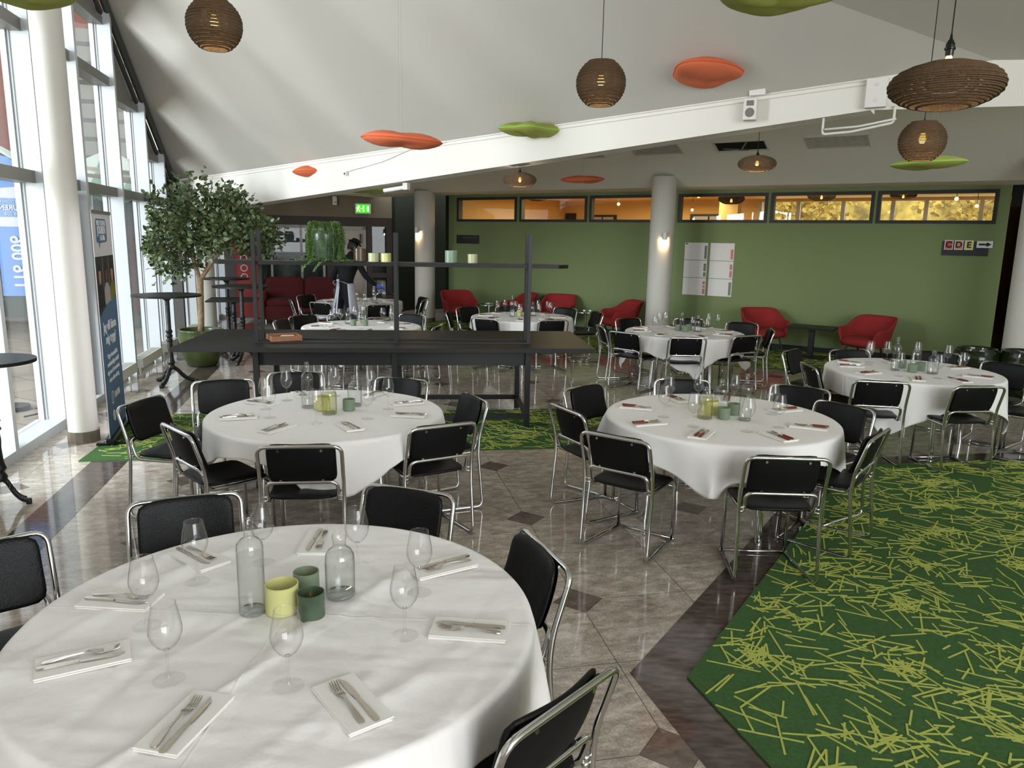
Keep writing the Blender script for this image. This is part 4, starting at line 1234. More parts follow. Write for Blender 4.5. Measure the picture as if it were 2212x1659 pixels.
for k in range(92):
    a = rg.uniform(0, 2*PI); rr_ = rg.uniform(.02, .13)
    L_ = rg.uniform(.22, .44)
    p = Vector((rr_*math.cos(a), rr_*math.sin(a), .30))
    dirn = Vector((math.cos(a), math.sin(a), 0))
    path = [p.copy()]
    out_r = rg.uniform(.15, .19)
    steps = 34
    for i in range(1, steps+1):
        u_ = i/steps
        s_ = u_*(L_+.16)
        if s_ < .16:
            q = s_/.16
            r = rr_+(out_r-rr_)*q; z = .31+.07*math.sin(q*PI)*rg.uniform(.9, 1.1)
        else:
            r = out_r+.012*math.sin(s_*30+k); z = .31-(s_-.16)
        if z < .01:
            z = .008; r += (s_-.16-.3)*.9
        path.append(Vector((r*math.cos(a), r*math.sin(a), z)))
    for i, p in enumerate(path[1:]):
        d = (p-path[i])
        for j in range(3):
            v = Vector((rg.gauss(0, 1), rg.gauss(0, 1), rg.gauss(0, .5)+.2))
            if v.length > .1 and p.z > .006: leaflet(bm, p, v, dirn.cross(v).normalized() if dirn.cross(v).length > .01 else Vector((0, 0, 1)), rg.uniform(.012, .02), .010)
    if k < 60: tube(bm, path[::3], .0015, n=3, caps=False)
# two strands reaching over the shelf edge
for a_, x0 in ((-1, -.10), (-1, .02)):
    path = [Vector((x0+.05, -.13, .02)), Vector((x0, -.16, .012)), Vector((x0-.05, -.19, -.03)), Vector((x0-.09, -.20, -.09))]
    for i in range(26):
        u_ = i/25*2.99; j = int(u_); p = path[j].lerp(path[j+1], u_-j)
        for _ in range(4):
            v = Vector((rg.gauss(0, 1), rg.gauss(0, 1), rg.gauss(0, 1))); leaflet(bm, p, v, Vector((0, -1, .3)), .018, .012)
tag(obj('trailing_leaves', bm, 'pearl', t), kind='stuff')
# wooden tray with folded napkins
t = thing('wooden_tray', 'small open walnut box on the window end of the black console', 'tray', UP(-2.50, .13, .9135), D(30))
bm = B(); box(bm, (0, 0, .006), (.30, .26, .01)); 
for sx in (-1, 1): box(bm, (sx*.145, 0, .028), (.012, .26, .05))
for sy in (-1, 1): box(bm, (0, sy*.125, .028), (.28, .012, .05))
obj('box', bm, 'woodbox', t)
bm = B(); box(bm, (.03, .0, .026), (.13, .17, .028), rz=.2, bevel=.004)
tag(obj('napkin_stack', bm, 'napkin', None, loc=UP(-2.50, .13, .9135)), 'folded white paper stack lying inside the walnut box', 'napkin stack')

# ================================================================ HIGH TABLES
def bar_table(x, y, zt_, r, label, square=False, iron=True, rz=0., fs=1.):
    t = thing('bar_table', label, 'high table', (x, y, 0), rz, 'black high tables by the windows')
    bm = B()
    if square: box(bm, (0, 0, zt_-.012), (r*2, r*2, .024), bevel=.003)
    else: cyl(bm, (0, 0, zt_-.024), (0, 0, zt_), r, n=56)
    obj('tabletop', bm, 'black', t, smooth=False)
    bm = B(); lathe(bm, [(.0, .2), (.045, .2), (.05, .23), (.035, .26), (.05, .29), (.04, .32), (.034, .36), (.03, .44), (.034, .5), (.03, .56), (.044, .58), (.03, .61), (.044, .64), (.032, .67), (.046, .70), (.03, .73), (.03, zt_-.08), (.05, zt_-.06), (.06, zt_-.024), (0, zt_-.024)], 20)
    obj('column', bm, 'iron', t, smooth='auto')
    bm = B()
    for k in range(3):
        a = k*2*PI/3+.5
        c, s = math.cos(a), math.sin(a)
        pts = [(.02*c, .02*s, .22), (.07*c, .07*s, .19), (.14*c, .14*s, .10), (.21*c, .21*s, .05), (.27*c, .27*s, .035)]
        tube(bm, smooth_path(pts, .03), [.032]*3+[.028]*20 if False else .026, n=8)
        box(bm, (.29*c, .29*s, .022), (.07, .045, .043), rz=a, bevel=.01)
        tube(bm, [(.10*c-.03*s, .10*s+.03*c, .15), (.15*c, .15*s, .12), (.10*c+.03*s, .10*s-.03*c, .15)], .012, n=6)
    o = obj('scrolled_foot', bm, 'iron', t, smooth='auto'); o.scale = (fs, fs, 1)
    return t
bar_table(-4.50, 9.75, 1.18, .42, 'round black high table on cast iron foot beside the potted tree')
bar_table(-4.18, 11.55, 1.19, .42, 'round black high table behind the console, partly behind the shelf post')
bar_table(-4.95, 13.0, 1.22, .38, 'most distant round black high table, by the red sofa')
bar_table(-3.66, 5.14, 1.08, .30, 'round black high table at the window side, nearest the camera', fs=.55)
t = bar_table(-4.55, 12.2, .93, .38, 'square black high table among the round ones behind the console', square=True, rz=.25)

# ================================================================ TREE IN GREEN POT
tx_, ty_ = -4.70, 11.22
t = thing('planter', 'glazed olive green plant pot standing by the windows', 'plant pot', (tx_, ty_, 0))
bm = B(); lathe(bm, [(0, 0), (.19, 0), (.21, .02), (.27, .16), (.31, .34), (.325, .46), (.31, .53), (.32, .55), (.30, .555), (.285, .53), (.29, .46), (0, .46)], 44); obj('pot', bm, 'glazedgreen', t, smooth=True)
bm = B(); cyl(bm, (0, 0, .45), (0, 0, .485), .285, n=32); obj('soil', bm, 'soil', t)
t = thing('tree', 'bushy small-leaved indoor tree growing from the olive green pot', 'tree', (tx_, ty_, .48))
rg = random.Random(21)
bm = B()
tr = [Vector(p) for p in ((0, 0, -.03), (.02, 0, .3), (.03, .0, .62), (0.04, 0, .85))]
tube(bm, smooth_path(tr, .1), [.05]*1+[.048]*20 if False else .046, n=10)
brs = []
for p in ([(0.04, 0, .8), (-.04, 0, 1.05), (-.06, .02, 1.25), (-.18, .05, 1.5)], [(.04, 0, .8), (.16, 0, .98), (.26, .0, 1.12), (.42, .02, 1.3)]):
    tube(bm, smooth_path(p, .08), .034, n=8); brs.append([Vector(q) for q in p])
clumps = []
def clampx(v):
    wx, wy = tx_+v.x, ty_+v.y
    lim = GA.x+(wy-GA.y)*(GD.x/GD.y)+.06
    if wx < lim: v.x += (lim-wx)
    return v
for i in range(46):
    while True:
        v = Vector((rg.uniform(-.78, 1.10), rg.uniform(-.6, .6), rg.uniform(.80, 2.05)))
        e = ((v.x-.16)/.95)**2+(v.y/.6)**2+((v.z-1.5)/.58)**2
        if e < 1 and not (v.z < 1.12 and -.1 < v.x < .7): break
    clumps.append(v)
clumps += [Vector((.0, 0, 2.17)), Vector((.55, 0, 2.03)), Vector((-.55, 0, 1.15)), Vector((-.5, .1, 1.0)), Vector((1.02, 0, 1.5)), Vector((.5, 0, 1.95))]
for c in clumps:
    b0 = brs[0][-1] if c.x < .1 else brs[1][-1]
    mid = b0.lerp(c, .5)+Vector((rg.uniform(-.1, .1), rg.uniform(-.1, .1), rg.uniform(-.1, .05)))
    tube(bm, smooth_path([b0, mid, c], .2, 3), .009, n=5)
obj('trunk', bm, 'bark', t, smooth=True)
bm = B()
for c in clumps:
    for k in range(105):
        v = Vector((rg.gauss(0, .105), rg.gauss(0, .105), rg.gauss(0, .095)))
        p = clampx(c+v)
        d = (v.normalized()+Vector((rg.gauss(0, .6), rg.gauss(0, .6), rg.gauss(0, .5)))).normalized()
        nr = Vector((rg.gauss(0, 1), rg.gauss(0, 1), rg.gauss(0, 1)+.8))
        nr = (nr-d*nr.dot(d)).normalized()
        s = d.cross(nr); l = rg.uniform(.055, .09); w = l*.66
        pts = [p, p+d*l*.25+s*w*.42, p+d*l*.6+s*w*.5, p+d*l*.9+s*w*.22, p+d*l, p+d*l*.9-s*w*.22, p+d*l*.6-s*w*.5, p+d*l*.25-s*w*.42]
        f = bm.faces.new([bm.verts.new(q+nr*.12*l*abs((q-p).dot(s))/w*2) for q in pts])
obj('foliage', bm, 'leaf', t)

# ================================================================ ROLL-UP BANNER
b0, b1 = Vector((-3.73, 6.74)), Vector((-4.02, 7.60))
bd = (b1-b0); BL = bd.length; brz = math.atan2(bd.y, bd.x)
t = thing('rollup_banner', 'tall blue and white roll-up banner beside the white window column', 'banner', (*b0, 0.012), brz)
bm = B(); box(bm, (BL/2, 0, .035), (BL+.04, .09, .06), bevel=.015); box(bm, (.03, 0, .01), (.05, .24, .018)); box(bm, (BL-.03, 0, .01), (.05, .24, .018)); obj('base', bm, 'blackplastic', t)
HB = 2.13
bm = B(); box(bm, (BL/2, 0, (HB+.05)/2), (BL, .003, HB-.05)); obj('sheet', bm, 'banner', t)
bm = B(); box(bm, (BL/2, 0, HB), (BL+.01, .016, .03)); obj('top_rail', bm, 'greyalu', t)
bm = B(); cyl(bm, (BL/2, .05, .05), (BL/2, .03, HB), .008, n=8); obj('support_pole', bm, 'greyalu', t)
FY = -.003     # printed face towards the room
R90 = (PI/2, 0, 0)
def plate(name, pts, mat, y=FY, parent=None, th=.0008):
    bm = B(); a = [bm.verts.new((x, y, z)) for x, z in pts]; bm.faces.new(a)
    b_ = [bm.verts.new((x, y+th, z)) for x, z in pts]; bm.faces.new(b_[::-1])
    return obj(name, bm, mat, parent)
blue = [(0, .06), (BL, .06), (BL, 1.31), (BL*.75, 1.34), (BL*.4, 1.27), (0, 1.19)]
plate('blue_print', blue, 'bannerblue', FY, t)
plate('photo_print', [(0, 1.19), (BL*.4, 1.27), (BL*.75, 1.34), (BL, 1.31), (BL, 1.73), (0, 1.73)], 'bannerdark', FY+.0006, t)
for x0, mt, hd, dy in ((.02, 'inkblack', 'skin1', 0), (.33, 'printgrey', 'skin2', .0), (.62, 'olive', 'skin1', .0)):
    w = .27
    plate('printed_panel', [(x0-.015, 1.30), (x0-.005, 1.30), (x0-.005, 1.73), (x0-.015, 1.73)], 'printgrey', FY-.0004, t)
    plate('printed_torso', [(x0, 1.24+.1*x0), (x0+w, 1.24+.1*x0+.03), (x0+w, 1.42), (x0+w*.7, 1.48), (x0+w*.3, 1.48), (x0, 1.42)], mt, FY-.0006, t)
    plate('printed_face', [(x0+w*.5+.055*math.cos(a), 1.56+.085*math.sin(a)) for a in [2*PI*k/14 for k in range(14)]], hd, FY-.001, t)
    plate('printed_hair', [(x0+w*.5+.06*math.cos(a), 1.60+.07*math.sin(a)) for a in [PI*k/10 for k in range(11)]], 'inkblack', FY-.0012, t)
bub = [(.16, 1.86), (.24, 1.85), (.27, 1.80), (.30, 1.85), (.62, 1.86), (.65, 1.89), (.65, 2.04), (.62, 2.07), (.18, 2.07), (.15, 2.04), (.15, 1.88)]
plate('speech_bubble', bub, 'bannerblue', FY-.0004, t)
def btext(s_, size, x, z, al='CENTER', sx=1., mat='whiteprint', bold=.0):
    return text_mesh(s_, size, mat, t, (x, FY-.0012, z), R90, al, sx, bold=bold)
btext('BROTTSOFFER', .068, .40, 2.03, sx=.95); btext('JOUREN', .10, .40, 1.965, sx=1.05, bold=.003); btext('116 006', .075, .42, 1.895)
text_mesh('Jag vill känna', .125, 'whiteprint', t, (.44, FY-.0012, 1.08), R90, bold=.002)
text_mesh('mig trygg!', .125, 'whiteprint', t, (.44, FY-.0012, .96), R90, bold=.002)
for i, s_ in enumerate(('Vi ger kostnadsfritt', 'medmänskligt stöd till', 'dig som är brottsutsatt,', 'vittne eller anhörig.')):
    text_mesh(s_, .066, 'whiteprint', t, (.46, FY-.0012, .80-.075*i), R90)
text_mesh('116 006', .085, 'whiteprint', t, (.52, FY-.0012, .40), R90, bold=.002)
text_mesh('boj.se', .085, 'whiteprint', t, (.55, FY-.0012, .22), R90, bold=.002)
bm = B()
for x0, x1, z0, z1 in ((.25, .262, .34, .46), (.31, .322, .34, .46), (.25, .322, .34, .352), (.25, .322, .448, .46)): box(bm, ((x0+x1)/2, FY-.001, (z0+z1)/2), (x1-x0, .001, z1-z0))
obj('phone_icon', bm, 'whiteprint', t)
bm = B()
for a0, a1 in ((0, 2*PI),):
    tube(bm, [(.29+.04*math.cos(a), FY-.001, .225+.05*math.sin(a)) for a in [2*PI*k/20 for k in range(20)]], .0035, n=4, closed=True)
tube(bm, [(.29, FY-.001, .275), (.27, FY-.001, .23), (.30, FY-.001, .22), (.30, FY-.001, .18)], .003, n=4)
obj('web_icon', bm, 'whiteprint', t)

# ================================================================ RADIATORS
def radiator(t0, t1, label):
    L_ = t1-t0; c = GP((t0+t1)/2, -.02)
    r = thing('radiator', label, 'radiator', (c.x, c.y, 0), FA, 'low white radiators along the glass')
    bm = B(); box(bm, (0, 0, .195), (L_, .15, .13), bevel=.004); box(bm, (0, -.0765, .195), (L_*.995, .002, .004)); obj('casing', bm, 'radiator', r)
    bm = B()
    for k in range(5): box(bm, (0, -.05+k*.025, .2615), (L_*.92, .006, .002))
    obj('top_grille', bm, 'grille', r)
    for sx in (-1, 1):
        bm = B(); cyl(bm, (sx*L_*.38, 0, 0), (sx*L_*.38, 0, .13), .015, n=10); cyl(bm, (sx*L_*.38, 0, 0), (sx*L_*.38, 0, .008), .035, n=14); obj('leg', bm, 'radiator', r)
for n_, (a_, b_) in enumerate(((1.55, 2.48), (2.78, 3.9), (4.25, 5.0), (6.1, 7.0), (7.3, 8.2))):
    radiator(a_, b_, 'low white floor radiator along the glass, ' + ('behind the roll-up banner', 'between banner and high table', 'behind the cast iron high table', 'behind the potted tree', 'beyond the potted tree')[n_])

# ================================================================ ARMCHAIRS, SIDE TABLES, SOFA
def armchair(x, y, rz, label, first_=[None]):
    if first_[0] is not None: return dup(first_[0], (x, y, .012), rz, label)
    t = thing('armchair', label, 'armchair', (x, y, .012), rz, 'red shell armchairs along the olive wall')
    # wrap-around shell: back high, arms lower; opening towards +y
    bm = B(); N_, K = 44, 9
    def shell(a, v, off):
        # a: -1..1 round the shell (0 = middle of the back); v: 0 bottom .. 1 top
        A = a*D(138)
        sa, ca = math.sin(A), math.cos(A)
        q = 3.6
        k_ = 1/((abs(sa)**q+abs(ca)**q)**(1/q))
        sg = 1/(1+math.exp((abs(a)-.50)*20))
        top = .60+.20*sg
        if abs(a) > .88: top -= .13*((abs(a)-.88)/.12)**2
        z = .29+(top-.29)*v
        rx, ry = .325+.075*v+off, .30+.03*v+off
        px_ = rx*sa*k_*(1-.06*sg*v*v); py_ = -ry*ca*k_+.02
        py_ -= .13*(v**1.5)*sg
        return Vector((px_, py_, z))
    G1 = [[bm.verts.new(shell(-1+2*i/N_, j/K, .0)) for j in range(K+1)] for i in range(N_+1)]
    G2 = [[bm.verts.new(shell(-1+2*i/N_, (j/K)*.985+.0, -.062+.02*(j/K))) for j in range(K+1)] for i in range(N_+1)]
    for G in (G1, G2):
        for i in range(N_):
            for j in range(K): bm.faces.new((G[i][j], G[i+1][j], G[i+1][j+1], G[i][j+1]))
    for i in range(N_): bm.faces.new((G1[i][K], G1[i+1][K], G2[i+1][K], G2[i][K])); bm.faces.new((G1[i][0], G1[i+1][0], G2[i+1][0], G2[i][0]))
    for i in (0, N_):
        for j in range(K): bm.faces.new((G1[i][j], G1[i][j+1], G2[i][j+1], G2[i][j]))
    o = obj('shell', bm, 'redfabric', t, smooth=True)
    md = o.modifiers.new('soft', 'SUBSURF'); md.levels = 1; md.render_levels = 1
    bm = B(); pad(bm, .60, .58, .13, lambda v: Vector((v.x, v.y+.06, v.z+.385-.02*(v.y > .2))), p=4); obj('seat', bm, 'redfabric', t, smooth=True)
    bm = B(); pad(bm, .56, .5, .12, lambda v: Vector((v.x, v.y+.01, v.z+.33)), p=3); obj('underside', bm, 'redfabric', t, smooth=True)
    for sx in (-1, 1):
        for sy in (-1, 1):
            bm = B(); cyl(bm, (sx*.25, .04+sy*.22, 0), (sx*.19, .03+sy*.17, .32), .012, .02, n=10); obj('leg', bm, 'blackmetal', t)
    first_[0] = t
    return t
def off_wall(x, y, dmin):
    d = (Vector((x, y))-W0).dot(WN)
    return (Vector((x, y))+WN*max(0, dmin-d))[:]
def arm(px_, py_, face, label):
    px_, py_ = off_wall(px_, py_, .50); armchair(px_, py_, D(face-90), label)
arm(-1.22, 16.85, -70, 'red shell armchair beside the white column, nearest the dark recess')
arm(.08, 16.62, 200, 'red shell armchair half hidden behind the console post')
arm(.98, 16.25, -110, 'red shell armchair next to the glass side table, facing the room')
arm(2.13, 15.05, 195, 'red shell armchair in profile beside the middle white column')
arm(4.58, 13.62, -82, 'red shell armchair under the timetable sheets, window side of black table')
arm(5.93, 12.55, 214, 'red shell armchair turned sideways, beyond the low black table')
def side_table(x, y, z, r, label, mat='clearround'):
    t = thing('side_table', label, 'side table', (x, y, .012), 0, 'round side tables between the armchairs')
    bm = B(); cyl(bm, (0, 0, z-.012), (0, 0, z), r, n=40); obj('tabletop', bm, mat, t)
    bm = B(); lathe(bm, [(r-.008, z-.014), (r+.004, z-.014), (r+.004, z+.002), (r-.008, z+.002), (r-.008, z-.014)], 40); obj('rim', bm, 'chrome', t)
    bm = B(); cyl(bm, (0, 0, .0), (0, 0, z-.012), .018, n=14); obj('stem', bm, 'chrome', t)
    bm = B(); lathe(bm, [(0, 0), (.19, 0), (.19, .008), (.03, .02), (0, .02)], 32); obj('foot', bm, 'blackmetal', t)
side_table(-.55, 16.95, .50, .30, 'round glass side table between the two distant armchairs')
side_table(1.52, 15.65, .50, .28, 'round glass side table near the armchair in profile')
t = thing('low_table', 'low rectangular black table between two red armchairs', 'table', (*off_wall(5.24, 13.1, .42), .012), math.atan2(WD.y, WD.x))
bm = B(); box(bm, (0, 0, .53), (.78, .6, .035), bevel=.003); obj('tabletop', bm, 'black', t)
bm = B(); box(bm, (0, 0, .27), (.09, .09, .5)); obj('pedestal', bm, 'blackmetal', t)
bm = B(); box(bm, (0, 0, .012), (.5, .42, .022), bevel=.004); obj('foot_plate', bm, 'blackmetal', t)
def sofa():
    t = thing('sofa', 'red three-seat sofa standing near the glazed screen', 'sofa', (-4.80, 17.25, 0), D(12))
    bm = B(); box(bm, (0, .02, .25), (2.05, .88, .30), bevel=.03); obj('base', bm, 'redsofa_shaded', t, smooth='auto')
    for sx in (-1, 1):
        bm = B(); box(bm, (sx*.96, -.02, .42), (.24, .95, .56), bevel=.05); obj('arm', bm, 'redfabric' if sx < 0 else 'redsofa_shaded', t, smooth='auto')  # window-side arm keeps the lighter red, as if lit from the glass
    bm = B(); box(bm, (0, .40, .55), (1.8, .2, .68), bevel=.05); obj('backrest', bm, 'redsofa_shaded', t, smooth='auto')
    for sx in (-1, 1):
        bm = B(); pad(bm, .86, .72, .2, lambda v: Vector((v.x+sx*.42, v.y-.06, v.z+.46)), p=7); obj('seat_cushion', bm, 'redsofa_shaded', t, smooth=True)
        bm = B(); pad(bm, .88, .56, .22, lambda v: Vector((v.x+sx*.43, .28-v.z+.1*v.y, .74+v.y)), p=6); obj('back_cushion', bm, 'redsofa_shaded', t, smooth=True)
        for sy in (-1, 1):
            bm = B(); cyl(bm, (sx*.9, sy*.38, 0), (sx*.9, sy*.38, .11), .022, n=12); obj('leg', bm, 'chrome', t)
sofa()
# dark glazed pots by the corridor column
def darkpot(x, y, z0, r, h, label):
    t = thing('glazed_pot', label, 'plant pot', (x, y, z0), 0, 'dark green glazed pots by the corridor')
    bm = B(); lathe(bm, [(0, 0), (r*.6, 0), (r*.78, .02), (r*.98, h*.4), (r, h*.55), (r*.93, h*.86), (r*.82, h*.97), (r*.84, h), (r*.78, h), (r*.75, h*.93), (r*.8, h*.5), (0, .05)], 44); obj('pot_wall', bm, 'glazeddark', t, smooth=True)
darkpot(6.20, 9.95, .012, .27, .38, 'lower dark glazed pot, bottom of the stack by the column')
darkpot(6.22, 9.97, .345, .28, .31, 'upper dark glazed pot stacked on another by the column')
darkpot(6.74, 9.72, .012, .36, .64, 'wide dark green glazed pot next to the stacked pots')

# ================================================================ PENDANTS
def shade_mesh(kind):
    bm = B(); rgd = random.Random(kind == 'disc')
    pitch = .0115
    if kind == 'disc': z0, z1, rf = -.118, .125, lambda z: .315*math.sqrt(max(0, 1-(z/.135)**2))
    else: z0, z1, rf = -.168, .172, lambda z: .20*math.sqrt(max(0, 1-(z/.195)**2))
    n = int((z1-z0)/pitch)
    for i in range(n+1):
        z = z0+i*pitch
        r = rf(z)+(.003 if i % 2 else -.002)+rgd.uniform(-.0015, .0015)
        w = .013 if kind != 'disc' else .016
        if i == n: w = r-.02
        h = pitch*(.74 if i < n else .9)
        lathe(bm, [(r-w, z), (r, z), (r, z+h), (r-w, z+h), (r-w, z)], 56)
    return bm
shade_src = {}
def pendant(kind, x, y, z, s, top, label, bulb_z=0.0, tilt=(0, 0), watt=2.5):
    t = thing('pendant_lamp', label, 'pendant lamp', (x, y, z), 0, 'brown corrugated cardboard pendant lamps')
    if kind not in shade_src:
        shade_src[kind] = obj('lamp_shade', shade_mesh(kind), 'card', t)
        sh = shade_src[kind]
    else:
        sh = shade_src[kind].copy(); COL.objects.link(sh); sh.parent = t
    sh.scale = (s,)*3; sh.rotation_euler = (tilt[0], tilt[1], 0)
    hz = .18 if kind == 'disc' else .12
    bm = B(); lathe(bm, [(0, (bulb_z-.035)*s), (.02*s, (bulb_z-.03)*s), (.031*s, bulb_z*s), (.022*s, (bulb_z+.03)*s), (.015*s, (bulb_z+.06)*s), (0, (bulb_z+.06)*s)], 16)
    obj('bulb', bm, 'bulb', t, smooth=True)
    zs = bulb_z*s+.058*s
    if watt:
        l = bpy.data.lights.new('pendant_light', 'POINT'); l.energy = watt; l.color = (1, .86, .66); l.shadow_soft_size = .04
        lo_ = bpy.data.objects.new('pendant_light', l); COL.objects.link(lo_); lo_.location = (x, y, z+(bulb_z-.06)*s)
    bm = B(); lathe(bm, [(0, zs-.002), (.019, zs), (.021, zs+.03), (.027, zs+.032), (.027, zs+.04), (.022, zs+.045), (.022, zs+.06), (.008, zs+.085), (.004, zs+.11), (0, zs+.112)], 16); obj('socket', bm, 'blackplastic', t, smooth='auto')
    bm = B(); tube(bm, [(0, 0, zs+.1), (0, 0, top-z)], .0032, n=6); obj('cord', bm, 'blackplastic', t)
    return t
def rz_(x, y): return roofc(x, y)
def _u(): pass
pendant('sphere', -1.985, 5.24, 3.30, .87, rz_(-1.985, 5.24), 'round cardboard pendant lamp closest to the windows', .02)
pendant('sphere', .64, 6.1, 3.15, .94, rz_(.64, 6.1), 'round cardboard pendant lamp over the black console end', .02)
pendant('sphere', 3.12, 6.03, 2.76, .84, facetz(3.12, 6.03), 'round cardboard pendant lamp hanging below the wide flat one', .02)
pendant('disc', 2.235, 4.15, 2.79, .875, facetz(2.235, 4.15), 'wide flat cardboard pendant lamp, the biggest of the lamps', .115)
pendant('disc', 2.66, 8.6, 2.83, .655, 3.5, 'small flat cardboard pendant hanging before the open ceiling vent', .0)
pendant('disc', .05, 9.60, 2.685, .655, 3.35, 'small flat cardboard pendant over the table behind the console', .0)
# lamps in the lit room behind the high windows
for n_, (s, off, z, sc) in enumerate(((1.0, -1.6, 3.0, .9), (5.9, -1.2, 2.86, .85), (7.6, -1.5, 2.92, .85), (8.9, -3.0, 3.0, .8))):
    p = WP(s, off); pendant('disc', p.x, p.y, z, sc, 3.1, 'flat pendant shade inside the back room, behind high window ' + ('one', 'four', 'five', 'six')[n_] + ' from the recess', -.05, watt=0)
for n_, (s, off, z) in enumerate(((2.9, -2.2, 2.83), (3.95, -4.4, 2.78), (4.75, -2.5, 3.0), (9.9, -2.0, 2.86), (10.2, -3.6, 2.8))):
    p = WP(s, off); t = thing('bare_bulb', 'small glowing bulb in the back room, %s' % ('inside the second window', 'low in the third window', 'high in the third window', 'high in the last window', 'low in the last window')[n_], 'bulb', p+Vector((0, 0, z)))
    bm = B(); bmesh.ops.create_uvsphere(bm, u_segments=12, v_segments=8, radius=.035); obj('glass_globe', bm, 'bulb', t, smooth=True)
    bm = B(); cyl(bm, (0, 0, .03), (0, 0, 3.1-z), .006, n=6); obj('cord', bm, 'blackplastic', t)

# ================================================================ FELT CLOUDS
def felt(x, y, z, r, lobes, col, label, rz, seed, top, h=.085, sq=.62, tilt=(0, 0)):
    t = thing('felt_panel', label, 'hanging felt panel', (x, y, z), rz, 'hanging felt sound panels')
    rg = random.Random(seed); ph = rg.uniform(0, 6)
    bm = B(); N_ = 72; rh = (0, .25, .5, .7, .84, .93, .98, 1.)
    def R_(a): return r*(1+.13*math.cos(lobes*a+ph)+.05*math.cos((lobes+1)*a+ph*2))*(.93)
    edge = [bm.verts.new((R_(2*PI*k/N_)*math.cos(2*PI*k/N_), sq*R_(2*PI*k/N_)*math.sin(2*PI*k/N_), 0)) for k in range(N_)]
    for s in (1, -1):
        prev = [bm.verts.new((0, 0, s*h*.82))]
        for q in rh[1:]:
            if q == 1.: cur = edge
            else:
                cur = []
                for k in range(N_):
                    a = 2*PI*k/N_; rr_ = R_(a)*q
                    zz = s*h*(1-q**2.6)**.55*(.82+.22*math.cos(lobes*a+ph)*math.sin(PI*q))
                    cur.append(bm.verts.new((rr_*math.cos(a), sq*rr_*math.sin(a), zz)))
            for k in range(N_):
                k2 = (k+1) % N_
                bm.faces.new((prev[0], cur[k], cur[k2]) if len(prev) == 1 else (prev[k], cur[k], cur[k2], prev[k2]))
            prev = cur
    o = obj('felt_body', bm, 'felt_'+col, t, smooth=True); o.rotation_euler = (tilt[0], tilt[1], 0)
    bm = B(); tube(bm, [(R_(2*PI*k/N_)*1.004*math.cos(2*PI*k/N_), sq*R_(2*PI*k/N_)*1.004*math.sin(2*PI*k/N_), 0) for k in range(N_)], .006, n=5, closed=True)
    o = obj('edge_seam', bm, 'felt_%s2' % col, t, smooth=True); o.rotation_euler = (tilt[0], tilt[1], 0)
    bm = B()
    for sx in (-1, 1): tube(bm, [(sx*r*.05, 0, h*.6), (sx*r*.02, 0, top-z)], .0012, n=4)
    obj('suspension_wire', bm, 'wire', t)
    return t
def fz(x, y): return roofc(x, y)-.01
felt(-2.98, 11.55, 2.90, .375, 3, 'o', 'small orange felt panel nearest the window wall, before the beam', .1, 1, fz(-3.13, 11.5)+.02, tilt=(0, -.06))
felt(-1.2, 8.1, 2.955, .40, 2, 'o', 'long orange felt panel left of the green one over the console', .05, 2, fz(-1.2, 8.1), tilt=(0, .05))
felt(.18, 9.25, 3.235, .40, 4, 'g', 'green felt panel above the small flat pendant lamp', .4, 3, fz(.18, 9.25))
felt(1.88, 7.9, 3.62, .45, 2, 'o', 'thick lobed orange felt panel high beside the beam', .35, 5, fz(1.88, 7.9), h=.10, tilt=(-.10, .04), sq=.7)
felt(1.50, 4.72, 3.40, .40, 3, 'g', 'big lime green felt panel at the top, seen from below', -.1, 8, facetz(1.5, 4.72), h=.09, sq=.75)
felt(-2.95, 4.80, 3.37, .37, 3, 'g', 'lime green felt panel at the top beside the window column', .2, 4, 6.4, sq=.75)
felt(3.92, 7.38, 2.745, .40, 2, 'g', 'thin lime felt panel directly under the lower round pendant', .15, 9, lowz(3.92, 7.3)+.1, h=.06, tilt=(0, -.06))
felt(1.06, 12.1, 2.90, .38, 2, 'o', 'dark orange felt panel under the lower ceiling near the olive wall', .2, 6, lowz(1.06, 12.1)-.01, h=.06, tilt=(0, -.05))
felt(-2.24, 11.9, 2.67, .39, 3, 'g', 'green felt panel half hidden behind the beam, above the exit sign', 0, 7, lowz(-2.24, 11.9)-.01, h=.06)

# ================================================================ WALL AND CEILING FITTINGS
wrz = math.atan2(WD.y, WD.x)
def sconce(c, r, z, ang, label):
    d = Vector((math.cos(ang), math.sin(ang), 0)); p = Vector((c[0], c[1], z))+d*(r+.045)
    t = thing('wall_lamp', label, 'wall lamp', p, 0, 'small white wall lamps on the columns')
    bm = B(); lathe(bm, [(0, .075), (.036, .075), (.042, .06), (.044, -.06), (.04, -.06), (.038, .05), (0, .055)], 24); obj('lamp_shade', bm, 'white', t, smooth='auto')
    bm = B(); lathe(bm, [(0, -.055), (.025, -.045), (.03, -.02), (.012, .03), (0, .03)], 16); obj('bulb', bm, 'bulb', t, smooth=True)
    bm = B(); cyl(bm, (0, 0, 0), tuple(-d*.045), .018, n=12); obj('bracket', bm, 'white', t)
    l = bpy.data.lights.new('sconce_light', 'POINT'); l.energy = 6; l.color = (1, .68, .36); l.shadow_soft_size = .03
    o = bpy.data.objects.new('sconce_light', l); COL.objects.link(o); o.location = p+Vector((0, 0, -.09))
sconce((_cw.x-.02, _cw.y), .222, 2.06, D(-88), 'small lit wall lamp on the middle white column')
sconce((-2.09, 17.75), .235, 2.12, D(-125), 'small lit wall lamp on the column by the dark recess')
